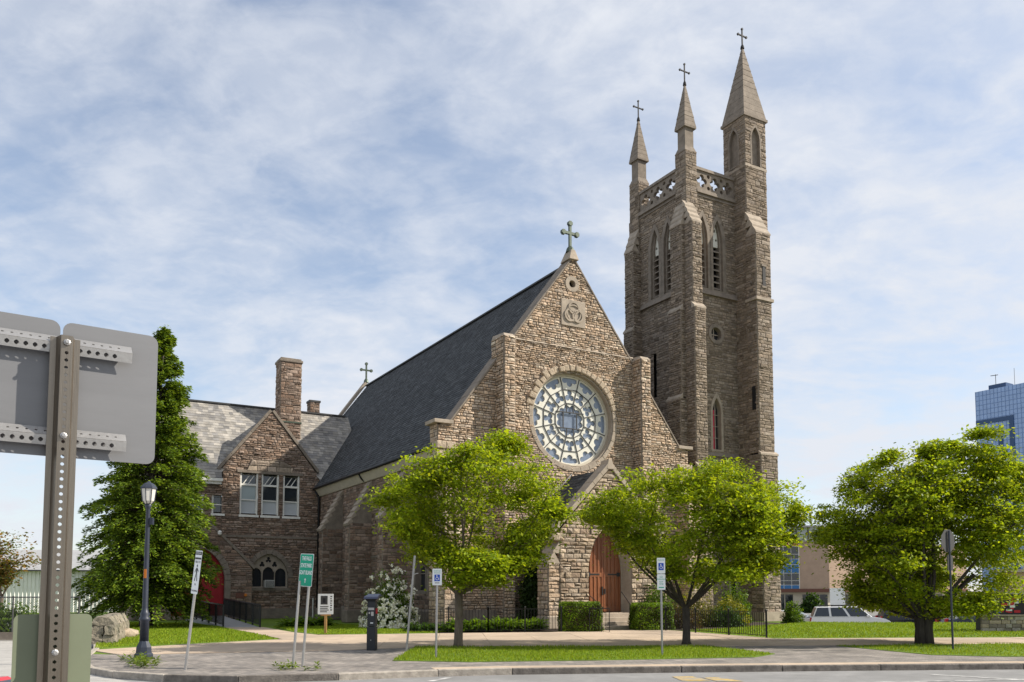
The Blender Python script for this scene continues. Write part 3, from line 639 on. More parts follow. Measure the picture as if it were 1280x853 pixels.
# pinnacles
def pinnacle(u,v):
    mb=MB(); pier(mb,u-.44,u+.44,v-.44,v+.44,23.2,28.15,'FLRK',GREY); o=obj('pinnacle',mb,'stone',tower,attr=True)
    mb=MB(); mb.hexa([(u-.47,v-.47,28.1),(u+.47,v-.47,28.1),(u+.47,v+.47,28.1),(u-.47,v+.47,28.1),(u-.34,v-.34,28.45),(u+.34,v-.34,28.45),(u+.34,v+.34,28.45),(u-.34,v+.34,28.45)])
    mb.box(u-.33,u+.33,v-.33,v+.33,28.4,29.62); mb.box(u-.46,u+.46,v-.46,v+.46,29.6,29.72); obj('pinnacle_shaft',mb,'dressed',tower)
    spire(u,v,29.72,32.5,.42,9); cross_finial('pinnacle_cross',tower,u,v,32.45,1.35,m='dark',th=.06)
def spire(u,v,z0,z1,a,n):
    mb=MB()
    for k in range(n):
        f0,f1=k/n,(k+1)/n; a0=a*(1-f0)+.04; a1=a*(1-f1)+.035; zz0=z0+(z1-z0)*f0; zz1=z0+(z1-z0)*f1-.012; j=rnd.uniform(-.008,.008); a0+=j
        mb.hexa([(u-a0,v-a0,zz0),(u+a0,v-a0,zz0),(u+a0,v+a0,zz0),(u-a0,v+a0,zz0),(u-a1,v-a1,zz1),(u+a1,v-a1,zz1),(u+a1,v+a1,zz1),(u-a1,v+a1,zz1)])
    obj('spire',mb,'dressed',tower)
pinnacle(9.8,1.9); pinnacle(9.8,6.4)
# pierced parapets
def parapet(P,s0,s1,n):
    W_=(s1-s0); k=W_/n; hs=[]; zc=26.55
    for i in range(n):
        c=s0+k*(i+.5); r=k*.30
        hs.append(lobes(c,zc,[(c,zc+.24,.17),(c,zc-.24,.17),(c+r*.75,zc,.17),(c-r*.75,zc,.17),(c,zc,.16)],40))
    for i in range(n+1):
        c=s0+k*i
        for dz in (.36,-.36):
            if s0+.1<c<s1-.1: hs.append(circ(c,zc+dz,.12,12))
    mb=MB(); plate(mb,P,[rect(s0,s1,25.95,27.15)]+hs,-.2,.02,.04,back=True); obj('parapet_tracery',mb,'dressed',tower)
    mb=MB(); f=lambda z0,z1,n0,n1: mb.hexa([P(s0,z0,n0),P(s1,z0,n0),P(s1,z0,n1),P(s0,z0,n1),P(s0,z1,n0),P(s1,z1,n0),P(s1,z1,n1-.04),P(s0,z1,n1-.04)])
    f(27.15,27.35,-.28,.12); obj('parapet_rail',mb,'dressed',tower)
    mb=MB(); f(25.7,25.95,-.24,.2); f(25.52,25.7,-.2,.1); obj('parapet_cornice',mb,'dressed',tower)
parapet(PF_,10.24,13.4,3); parapet(PL_,2.34,5.96,3); parapet(PUr(TR),2.4,TB,3); parapet(PVb(TB),10,TR,3)
# stair turret
mb=MB(); a0,a1,b0,b1=13.4,15.18,.6,2.4
nl=arch(1.5,.72,27.95,29.6,30.45,7); nf=arch(14.29,.72,27.95,29.6,30.45,7)
clad(mb,PV(b0),[rect(a0,a1,0,31),nf],GREY,out=.045); clad(mb,PU(a0),[rect(b0,b1,0,31),nl],GREY,out=.035); clad(mb,PUr(a1),[rect(b0,b1,0,31)],GREY); clad(mb,PVb(b1),[rect(a0,a1,25,31)],GREY)
obj('stair_turret',mb,'stone',tower,attr=True)
for P,h,c in ((PV(b0),nf,14.29),(PU(a0),nl,1.5)):
    mb=MB(); fan(mb,P,h,-.18,1); plate(mb,P,[arch(c,.92,27.95,29.6,30.62,7),arch(c,.70,27.95,29.6,30.42,7)],-.2,.05,.06); obj('turret_niche',mb,['dressed','dressed'],tower)
mb=MB(); pier(mb,a0-.1,14.5,-.2,b0,9.9,23.3,'FLR',GREY,out=.045); pier(mb,a0-.16,14.6,-.32,b0,0,9.8,'FLR',GREY,out=.045); obj('turret_buttress',mb,'stone',tower,attr=True)
mb=MB(); frontslope(mb,a0-.08,14.5,-.2,b0,23.3,24.8,3); obj('turret_weathering',mb,'dressed_light',tower); mb=MB(); frontslope(mb,a0-.16,14.62,-.32,-.18,9.8,10.0,1); obj('turret_weathering',mb,'dressed_light',tower)
for b_ in ((a0-.22,14.62,-.32,b0,19.1,19.28),(a0-.34,14.75,-.5,b0,0,.55),(a0-.02,a1+.02,b0-.05,b1,27.75,27.92)): mb=MB(); mb.box(*b_); obj('turret_band',mb,'dressed_light',tower)
mb=MB(); mb.box(a0-.12,a1+.12,b0-.12,b1+.12,30.95,31.12); obj('spire_cornice',mb,'dressed',tower); spire((a0+a1)/2,(b0+b1)/2,31.1,36.1,.93,12); cross_finial('turret_cross',tower,(a0+a1)/2,(b0+b1)/2,36.05,1.3,m='dark',th=.07)
for b_ in ((13.78,14.02,-.27,-.1,20.0,21.2),(a0-.17,a0,.0,.26,12.5,13.9)): mb=MB(); mb.box(*b_); obj('slit_window',mb,'dark',tower)
for b_ in ((13.7,14.1,-.29,-.1,21.2,21.32),(13.7,14.1,-.29,-.1,19.88,20.0)): mb=MB(); mb.box(*b_); obj('slit_surround',mb,'dressed',tower)
mb=MB(); plate(mb,PF_,[rect(12.35,13.05,1.3,3.2),rect(12.5,12.9,1.4,3.05)],-.05,.08,.2); obj('small_window_surround',mb,'dressed_light',tower); mb=MB(); mb.box(12.5,12.9,TV-.06,TV-.02,1.4,3.05); obj('small_window',mb,'dark',tower)
# ---------------------------------------------------------------- parish wing (same local frame)
wing=thing('parish_wing','stone parish wing with steep gable, tall chimney and red arched door','building',ORG,TH)
VW=19.3; P=PV(VW); GC=-10.4
hs=[rect(-12.3,-11.18,6.6,9.3),rect(-10.95,-9.85,6.6,9.3),rect(-9.56,-8.5,6.6,9.3),arch(GC+.02,2.5,1.95,2.6,4.15)]
mb=MB()
clad(mb,P,[[(-13.4,0),(-7.05,0),(-7.05,9.2),(-7.4,9.6),(GC,13.4),(-13.4,9.6)]]+hs,BROWN,h=(.1,.21),ln=(.18,.55),out=.065)
small=[(-14.0,-13.28),(-15.3,-14.5),(-17.3,-16.5)]
hl=[rect(a,b,6.6,7.75) for a,b in small]
clad(mb,P,[rect(-18.4,-13.4,0,8.4)]+hl,BROWN,h=(.1,.21),ln=(.18,.55),out=.065)
clad(mb,PU(-18.4),[[(VW,0),(27,0),(27,8.5),(23.1,14.2),(VW,8.5)]],BROWN,h=(.2,.4),ln=(.4,1)); clad(mb,PVb(27),[rect(-18.4,-7,0,8.5)],BROWN,h=(.3,.4),ln=(.5,1))
obj('wing_wall',mb,'stone',wing,kind='stuff',attr=True)
mb=MB(); clad(mb,PV(VW-.08),[[(-11.9,9.45),(-9.0,9.45),(-8.9,10.0),(-10.0,10.25),(-11.6,10.15)]],[(.40,.32,.25),(.36,.29,.22)],h=(.3,.5),ln=(.5,.9),out=.06); obj('relieving_arch',mb,'stone',wing,attr=True)
mb=MB(); mb.box(-13.4,-7.1,VW-.09,VW,5.15,5.3); obj('string_course',mb,'dressed',wing); mb=MB(); mb.box(-18.4,-7.1,VW-.14,VW,0,.65); obj('plinth',mb,'dressed',wing)
copings(wing,(-13.62,9.35),(GC,13.42),VW-.12,VW+.4,.18,8,m='dressed'); copings(wing,(-7.3,9.6),(GC,13.42),VW-.12,VW+.4,.18,7,m='dressed')
def sash(s0,s1,z0,z1,tr,low,name='sash_window'):
    mb=MB(); t=.1; plate(mb,P,[rect(s0,s1,z0,z1),rect(s0+t,s1-t,z0+t,z1-t)],-.22,-.02,1); mb.box(s0-.06,s1+.06,VW-.12,VW+.1,z0-.14,z0)
    if tr: mb.box(s0+t,s1-t,VW+.05,VW+.2,tr-.06,tr+.06)
    mid=(z0+(tr or z1))/2; mb.box(s0+t,s1-t,VW+.1,VW+.2,mid-.035,mid+.035); w=obj(name,mb,'white_paint',wing)
    mb=MB(); fan(mb,P,rect(s0+t,s1-t,mid,(tr or z1)),-.19); obj('upper_pane',mb,'pale_glass' if low==0 else 'glass',w)
    mb=MB(); fan(mb,P,rect(s0+t,s1-t,z0+t,mid),-.18); obj('lower_pane',mb,'blind' if low<3 else 'glass',w)
    if tr:
        mb=MB(); fan(mb,P,rect(s0+t,s1-t,tr,z1-t),-.19); obj('transom_pane',mb,'glass',w)
        mb=MB()
        for k in range(2):
            x=s0+.25+.3*k; mb.bar(P(x,tr+.08,-.17),P(x+.35,z1-.14,-.17),.05,.02,up=(0,1,0))
        obj('lattice_bar',mb,'white_paint',w)
sash(-12.3,-11.18,6.6,9.3,8.55,0); sash(-10.95,-9.85,6.6,9.3,8.55,1); sash(-9.56,-8.5,6.6,9.3,8.55,2)
for a,b in small: sash(a,b,6.6,7.75,None,3,'small_window')
mb=MB(); mb.box(-12.5,-8.3,VW-.1,VW+.02,9.3,9.48); obj('window_lintel',mb,'dressed',wing)
# wide tracery window
AC=GC+.02; A=arch(AC,2.5,1.95,2.6,4.15,12)
mb=MB(); hls=[arch(AC-.79,.70,2.05,2.85,3.22,6),arch(AC,.70,2.05,2.9,3.3,6),arch(AC+.79,.70,2.05,2.85,3.22,6)]
hls+=[lobes(AC-.4,3.45,[(AC-.4,3.55,.1),(AC-.48,3.4,.09),(AC-.32,3.4,.09)],24),lobes(AC+.4,3.45,[(AC+.4,3.55,.1),(AC+.48,3.4,.09),(AC+.32,3.4,.09)],24),lobes(AC,3.75,[(AC,3.85,.1),(AC-.09,3.68,.09),(AC+.09,3.68,.09)],24)]
plate(mb,P,[A]+hls,-.25,-.12,.03); tw_=obj('tracery_window',mb,'dressed_light',wing)
for h in hls:
    mb=MB(); fan(mb,P,h,-.22); obj('glass_pane',mb,'glass',tw_)
ringblocks(P,archtop(AC,2.5,2.6,4.15,10),.32,-.1,.1,13,lambda m:obj('voussoir',m,'dressed',tw_,bevel=.015))
mb=MB(); mb.box(AC-1.35,AC+1.35,VW-.12,VW+.1,1.78,1.95); obj('window_sill',mb,'dressed',tw_)
mb=MB(); mb.box(AC-.3,AC+.3,VW-.35,VW+.15,1.98,2.45); mb.box(AC-.27,AC+.27,VW-.37,VW-.35,2.02,2.4,1); 
for k in range(5): mb.box(AC-.25,AC+.25,VW-.385,VW-.37,2.05+.07*k,2.08+.07*k,0)
obj('air_conditioner',mb,['ac','dark'],tw_)
mb=MB(); mb.box(AC-.34,AC+.34,VW+.02,VW+.09,2.45,3.0); obj('filler_board',mb,'dark',tw_)
# red door in shallow gabled entrance
EV=VW-.55; EC=-14.75; Pe=PV(EV); mb=MB(); D=arch(EC,3.1,.15,2.4,4.45,12)
clad(mb,Pe,[[(-18.1,0),(-11.55,0),(-11.55,3.2),(EC+.2,6.25),(EC-.2,6.25),(-18.1,3.2)],D],BROWN,h=(.14,.28),ln=(.25,.7),out=.05); clad(mb,PUr(-11.55),[rect(EV,VW,0,3.2)],BROWN)
ent=obj('door_surround_wall',mb,'stone',wing,kind='stuff',attr=True)
copings(wing,(-11.45,3.12),(EC,6.4),EV-.1,VW,.16,7,m='dressed',name='entrance_coping'); copings(wing,(-18.2,3.12),(EC,6.4),EV-.1,VW,.16,7,m='dressed',name='entrance_coping')
ringblocks(Pe,archtop(EC,3.1,2.4,4.45,12),.36,-.2,.1,17,lambda m:obj('voussoir',m,'dressed',wing,bevel=.02))
for e_ in (-1.9,1.55): mb=MB(); mb.box(EC+e_,EC+e_+.35,EV-.1,EV+.2,0,2.4); obj('door_jamb',mb,'dressed',wing,bevel=.02)
mb=MB(); fan(mb,Pe,arch(EC,3.12,.1,2.4,4.47,12),-.35); 
for x in (-1.2,-.8,-.4,.03,.4,.8,1.2): mb.box(EC+x-.012,EC+x+.012,EV+.335,EV+.35,.2,3.6)
obj('red_door',mb,'red_door',wing)
mb=MB(); mb.box(-11.55+.02-1.0,-11.55-.45,EV-.09,EV-.06,1.3,1.65); s_=obj('notice_plaque',mb,'brick_brown',wing); mb=MB(); mb.lathe([(.09,0),(.09,.02)],0,0,12); q=obj('orange_light',mb,'orange',wing); q.location=(-11.7-.25,EV-.12,1.5); q.rotation_euler=(R(90),0,0)
mb=MB(); mb.lathe([(.05,5.2),(.11,5.25),(.13,5.4),(.05,5.5)],-13.6,EV-.15,8); obj('wall_lamp',mb,'white_paint',wing)
# eave cornice of low part, roofs, chimneys
mb=MB(); mb.box(-18.4,-13.5,VW-.35,VW,8.42,8.6); mb.box(-18.4,-13.45,VW-.5,VW,8.6,8.78); obj('eave_cornice',mb,'white_paint',wing)
E0,EZ0,RV,RZ0=VW-.5,8.8,23.0,14.35; l1=math.hypot(RV-E0,RZ0-EZ0); a,b=(RV-E0)/l1,(RZ0-EZ0)/l1
pal=((.25,.235,.215),(.29,.27,.24),(.32,.295,.26),(.21,.20,.19))
mb=MB(); ts_=(13.45-EZ0)/b; slates(mb,lambda s,t,n:(s,E0+a*t-b*n,EZ0+b*t+a*n),[(-18.6,0),(-13.5,0),(-13.5,.35/b),(GC,ts_),(-7.2,.4),(-7.2,0),(-4,0),(-4,l1),(-18.6,l1)],row=.24,w=.34,pal=pal)
slates(mb,lambda s,t,n:(s,2*RV-E0-a*t+b*n,EZ0+b*t+a*n),rect(-18.6,-4.0,0,l1),row=.4,w=.8,pal=pal)
# cross gable slopes
for sg in (-1,1):
    ex=GC+sg*3.3; l3=math.hypot(3.3,4.2); c_,d_=3.3/l3,4.2/l3
    slates(mb,lambda s,t,n:(ex-sg*c_*t+sg*d_*n,s,9.2+d_*t+c_*n),[(VW+.3,0),(VW+1.0,0),(VW+3.3,l3),(VW+.3,l3)],row=.24,w=.34,pal=pal)
obj('roof_slates',mb,'slate',wing,kind='stuff',attr=True)
mb=MB(); mb.bar((-18.6,RV,RZ0+.05),(-4.2,RV,RZ0+.05),.25,.1); obj('ridge_cap',mb,'lead',wing)
mb=MB(); pier(mb,-9.35,-7.95,21.3,22.5,12.0,17.45,'FLRK',BROWN,out=.05); ch=obj('chimney',mb,'stone',wing,attr=True)
mb=MB(); mb.box(-9.45,-7.85,21.2,22.6,17.4,17.58); mb.box(-9.36,-7.94,21.29,22.51,17.58,17.7); obj('chimney_cap',mb,'dressed',ch,bevel=.03); mb=MB(); mb.box(-9.42,-7.88,21.22,22.58,13.2,13.3); obj('copper_flashing',mb,'bronze',ch)
mb=MB(); pier(mb,-6.45,-5.75,24.2,24.9,11.5,15.5,'FLRK',BROWN); ch=obj('small_chimney',mb,'stone',wing,attr=True); mb=MB(); mb.box(-6.52,-5.68,24.13,24.97,15.48,15.62); obj('chimney_cap',mb,'lead',ch)
# ---------------------------------------------------------------- ramp with black railings
ramp=thing('entrance_ramp','grey deck ramp with black railings leading to the red arched door','ramp')
a=Vector(Lw(-12.7,15.2)); b=Vector(Lw(-14.0,EV-.3)); f0=Vector((-12.0,40.6,0.02)); d0=Vector((-13.85,40.9,0.02)); 
def lerp(p,q,t): return p+(q-p)*t
t0=Vector(Lw(-13.4,EV-1.0,.2)); t1=Vector(Lw(-15.6,EV-1.0,.2)); N=22
for k in range(N):
    e0,e1=k/N,(k+.93)/N; mb=MB(); q=[lerp(d0,t1,e0),lerp(f0,t0,e0),lerp(f0,t0,e1),lerp(d0,t1,e1)]; zz=[.02+.22*e0,.02+.22*e0,.02+.22*e1,.02+.22*e1]
    mb.hexa([(p.x,p.y,-.05) for p in q]+[(p.x,p.y,z) for p,z in zip(q,zz)]); obj('deck_board',mb,'deck',ramp)
for (A,B) in ((d0,t1),(f0,t0)):
    n=6
    for k in range(n+1):
        p=lerp(A,B,k/n); mb=MB(); z=.02+.22*k/n; mb.box(p.x-.035,p.x+.035,p.y-.035,p.y+.035,z,z+1.05); obj('post',mb,'iron',ramp)
        if k<n:
            q=lerp(A,B,(k+1)/n); z2=.02+.22*(k+1)/n
            for h,w in ((1.05,.06),(.12,.04)):
                mb=MB(); mb.bar((p.x,p.y,z+h),(q.x,q.y,z2+h),w); obj('rail',mb,'iron',ramp)
            mb=MB(); 
            for j in range(1,12):
                r_=lerp(p,q,j/12); zz=z+(z2-z)*j/12; mb.box(r_.x-.009,r_.x+.009,r_.y-.009,r_.y+.009,zz+.12,zz+1.05)
            obj('picket_infill',mb,'iron',ramp)
# ---------------------------------------------------------------- ground
def smooth(a,b,x):
    t=max(0,min(1,(x-a)/(b-a))); return t*t*(3-2*t)
def gz(x,y): return -.14-.8*smooth(46.5,51,y)*smooth(17,21,x)
xs=[-3000,-800,-200,-80,-40,-20,0,10,14,16,17,18,19,20,21,22,30,45,80,200,800,3000]; ys=[-300,-60,0,20,40,45]+[46.5+.5*k for k in range(10)]+[55,70,120,300,1000,5000]
mb=MB(); nx=len(xs)
mb.v=[(x,y,gz(x,y)) for y in ys for x in xs]
for j in range(len(ys)-1):
    for i in range(nx-1): mb.f.append((j*nx+i,j*nx+i+1,(j+1)*nx+i+1,(j+1)*nx+i)); mb.m.append(0); mb.c.append((1,1,1))
obj('ground',mb,'far_ground',kind='structure')
def sheet(name,pts,z,m,kind='structure',th=0):
    mb=MB(); mb.poly([(x,y,z) for x,y in pts])
    if th:
        for i in range(len(pts)):
            a,b=pts[i],pts[(i+1)%len(pts)]; mb.poly([(*a,z-th),(*b,z-th),(*b,z),(*a,z)])
    o=obj(name,mb,m,kind=kind)
    bm=bmesh.new(); bm.from_mesh(o.data); bmesh.ops.triangulate(bm,faces=[f for f in bm.faces if len(f.verts)>4]); bm.to_mesh(o.data); bm.free(); return o
KERB=[(-18.4,47.5),(-19.5,39),(-15.2,31),(-12.55,25.6),(-11.65,23.35),(-10.6,20.9),(-9.6,19.3),(-8.5,18.2),(-7.1,17.45),(-5.5,17.2),(-3.6,17.75),(-1.6,18.55),(0,18.95),(3.85,19.45),(8.6,19.95),(12.1,20.25),(20,20.95),(45,23.1)]
def offs(pl,d):
    out=[]
    for i,p in enumerate(pl):
        a=pl[max(0,i-1)]; b=pl[min(len(pl)-1,i+1)]; tx,ty=b[0]-a[0],b[1]-a[1]; l=math.hypot(tx,ty); out.append((p[0]-ty/l*d,p[1]+tx/l*d))
    return out
K2=offs(KERB,.16)
BACK=[(45,46.6),(19,46.9),(17.2,49.5),(15,60),(10,82),(-45,82),(-45,60)]
sheet('church_ground',K2+BACK,-.012,'lawn',th=1.5)
sheet('street',[(-60,-40),(60,-40),(60,25),(45,23.2)]+KERB[::-1]+[(-45,60),(-60,60)],-.13,'asphalt')
sheet('side_street',[(-60,8)]+[(-9,12.0),(-7.6,15.5),(-7.3,17.0)]+[(x-.02,y-.02) for x,y in KERB[7::-1]]+[(-60,70)],-.126,'left_road')
kerb=obj('kerb',MB(),'kerb_stone',kind='structure')
def kerbstones():
    pts=KERB[2:]; inn=offs(KERB,.17)[2:]; cr=random.Random(3)
    for (a,b,c,d) in zip(pts,pts[1:],inn,inn[1:]):
        l=math.hypot(b[0]-a[0],b[1]-a[1]); n=max(1,round(l/2.6))
        for k in range(n):
            e0=k/n+.0015; e1=(k+1)/n-.0015; f=lambda p,q,t:(p[0]+(q[0]-p[0])*t,p[1]+(q[1]-p[1])*t); h=cr.uniform(-.006,.008)
            q=[f(a,b,e0),f(a,b,e1),f(c,d,e1),f(c,d,e0)]; mb=MB(); mb.hexa([(*p,-.2) for p in q]+[(*p,.012+h+cr.uniform(-.004,.004)) for p in q])
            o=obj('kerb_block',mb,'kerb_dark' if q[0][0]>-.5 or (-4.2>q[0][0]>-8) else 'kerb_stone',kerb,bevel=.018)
kerbstones()
sheet('paved_verge',[(x,y) for x,y in offs(KERB,.165)[4:]]+[(45,30.0),(17,28.1),(6,26.85),(-3,26.3),(-5.2,24.8),(-10.6,23.2)],.0,'pavers')
sheet('kerb_edging',offs(KERB,.168)[11:17]+offs(KERB,.7)[16:10:-1],.004,'concrete')
# concrete pavement cut into slabs
def clip(poly,ax,v,keep):
    out=[]
    for i in range(len(poly)):
        a,b=poly[i],poly[(i+1)%len(poly)]; ia=(a[ax]-v)*keep>=0; ib=(b[ax]-v)*keep>=0
        if ia: out.append(a)
        if ia!=ib:
            t=(v-a[ax])/(b[ax]-a[ax]); out.append((a[0]+(b[0]-a[0])*t,a[1]+(b[1]-a[1])*t))
    return out
def slabs(parent,poly,ang,cx,cy,z):
    ca,sa=math.cos(ang),math.sin(ang); rot=[(x*ca+y*sa,-x*sa+y*ca) for x,y in poly]
    x0,x1=min(p[0] for p in rot),max(p[0] for p in rot); y0,y1=min(p[1] for p in rot),max(p[1] for p in rot); y=y0; cr=random.Random(11)
    while y<y1:
        x=x0
        while x<x1:
            q=rot
            for ax,v,k in ((0,x+.006,1),(0,x+cx-.006,-1),(1,y+.006,1),(1,y+cy-.006,-1)):
                if len(q)>=3: q=clip(q,ax,v,k)
            if len(q)>=3:
                ar=abs(sum(q[i][0]*q[(i+1)%len(q)][1]-q[(i+1)%len(q)][0]*q[i][1] for i in range(len(q))))/2
                if ar>.03:
                    h=z+cr.uniform(-.003,.004); w=[(a*ca-b*sa,a*sa+b*ca) for a,b in q]; mb=MB(); mb.poly([(*p,h) for p in w])
                    for i in range(len(w)): a,b=w[i],w[(i+1)%len(w)]; mb.poly([(*a,h-.06),(*b,h-.06),(*b,h),(*a,h)])
                    obj('slab',mb,'concrete',parent)
            x+=cx
        y+=cy
walk=obj('sidewalk',MB(),'concrete',kind='structure')
SW=[(-12.3,24.9),(-10.6,23.1),(-5.2,24.7),(-3,26.2),(6,26.75),(17,28.0),(45,30.0),(45,33.8),(19.1,31.8),(9.5,31.0),(7.2,37.2),(6.6,38.3),(4.0,37.9),(1.6,35.9),(-3.2,34.9),(-7.6,33.6),(-9.3,36.0),(-11.9,40.9),(-13.9,40.9),(-10.8,35.5),(-8.2,30.5),(-10.2,28.0)]
slabs(walk,SW,R(4),1.75,1.75,.012)
# lawns: thin raised turf plus blades
def inpoly(P,x,y):
    c=np.zeros(len(x),bool)
    for i in range(len(P)):
        (x0,y0),(x1,y1)=P[i],P[(i+1)%len(P)]
        if y0==y1: continue
        c^=((y0<=y)!=(y1<=y))&(x<x0+(y-y0)/(y1-y0)*(x1-x0))
    return c
def blades(name,poly,n,h,w,seed,z=.02,cols=((.20,.29,.014),(.155,.245,.012),(.25,.31,.022),(.18,.235,.03))):
    g=np.random.default_rng(seed); P=np.array(poly); lo,hi=P.min(0),P.max(0)
    x=g.uniform(lo[0],hi[0],n*3); y=g.uniform(lo[1],hi[1],n*3); k=inpoly(poly,x,y); x,y=x[k][:n],y[k][:n]; N=len(x)
    t=g.uniform(0,2*np.pi,N); hh=h*g.uniform(.5,1.3,N)*(.8+.4*np.sin(x*1.7+np.sin(y*2.3))*.5); ww=w*g.uniform(.6,1.3,N); ln=g.normal(0,.35,(N,2))*hh[:,None]
    V=np.zeros((N,3,3)); V[:,0]=np.stack([x-np.cos(t)*ww,y-np.sin(t)*ww,np.full(N,z)],1); V[:,1]=np.stack([x+np.cos(t)*ww,y+np.sin(t)*ww,np.full(N,z)],1); V[:,2]=np.stack([x+ln[:,0],y+ln[:,1],z+hh],1)
    c=np.array(cols)[g.integers(0,len(cols),N)]*g.uniform(.8,1.25,(N,1))
    o=npobj(name,V.reshape(-1,3),np.arange(N*3).reshape(-1,3),'blade',c,kind='stuff'); return o
L1=[(-2.95,21.1),(-1,20.7),(2,21.2),(6.3,22.2),(7.2,23.4),(6.1,26.7),(-2.95,26.3)]
L2=[(10.2,26.9),(11.3,23.0),(13,22.4),(45,25.2),(45,29.9),(17,27.9)]
L3=[(9.6,31.1),(19.1,31.9),(45,33.9),(45,46.5),(19,46.8),(16.8,47.6),(9,38.5),(7.4,37.2)]
L4=[(-12.5,25.6),(-10.3,28.2),(-8.35,30.6),(-11,35.4),(-14,40.8),(-17.5,46),(-23,46.5),(-19,38.5),(-15,31)]
L5=[(-7.4,33.8),(-3.2,35.1),(-2,37),(-5.2,40.6),(-9.5,45),(-12.6,48.5),(-11.5,41),(-9.1,36.1)]
mb_=[('verge_turf',L1,22000,.07,.011),('verge_turf',L2,36000,.07,.012),('lawn_turf',L3,60000,.075,.02),('lawn_turf',L4,30000,.08,.016),('lawn_turf',L5,16000,.08,.016)]
LB=['short grass in the kerbside strip under the two nearer street trees','short grass in the kerbside strip around the thick-trunked tree','sunny lawn between tower and parking lot','lawn under the tall evergreen beside the ramp','shaded lawn along the side wall of the church']
for (nm,poly,n,h,w),lb in zip(mb_,LB):
    sheet(nm+'_bed',poly,.014 if nm=='verge_turf' else .003,'lawn',th=.05)
    tag(blades('grass',poly,n,h,w,len(poly)*7+n),lb,'grass')
sheet('planting_bed',[(-3.0,35.2),(1.4,36.2),(3.6,38.2),(1.2,41.0),(-4.2,39.8)],.006,'soil')
sheet('planting_bed',[(7.6,37.4),(9.3,39.2),(15,46),(13.5,48.6),(8.0,44.0),(6.6,39.5)],.009,'soil')
# road markings
def mark(name,pts,m='white_line',z=-.122):
    o=sheet(name,pts,z,m); return o
def lineat(x): return 16.25+.16*(x-.9)
for (x0,x1) in ((-2.5,1.6),(1.8,3.6),(3.75,6.0),(6.1,9.0),(9.1,12.5),(12.6,18),(18.2,30)): mark('road_marking',[(x0,lineat(x0)),(x1,lineat(x1)),(x1,lineat(x1)+.12),(x0,lineat(x0)+.12)])
mark('road_marking',[(-1.75,17.5),(-1.6,17.5),(-1.25,18.3),(-1.4,18.3)]); mark('road_marking',[(9.2,18.9),(9.35,18.95),(10.6,17.95),(10.45,17.9)])
mark('road_marking',[(3.5,17.6),(4.1,17.62),(3.9,18.5),(3.45,18.5)],'yellow_line'); mark('road_marking',[(4.2,17.5),(4.75,17.5),(4.4,18.3),(4.05,18.3)],'yellow_line')
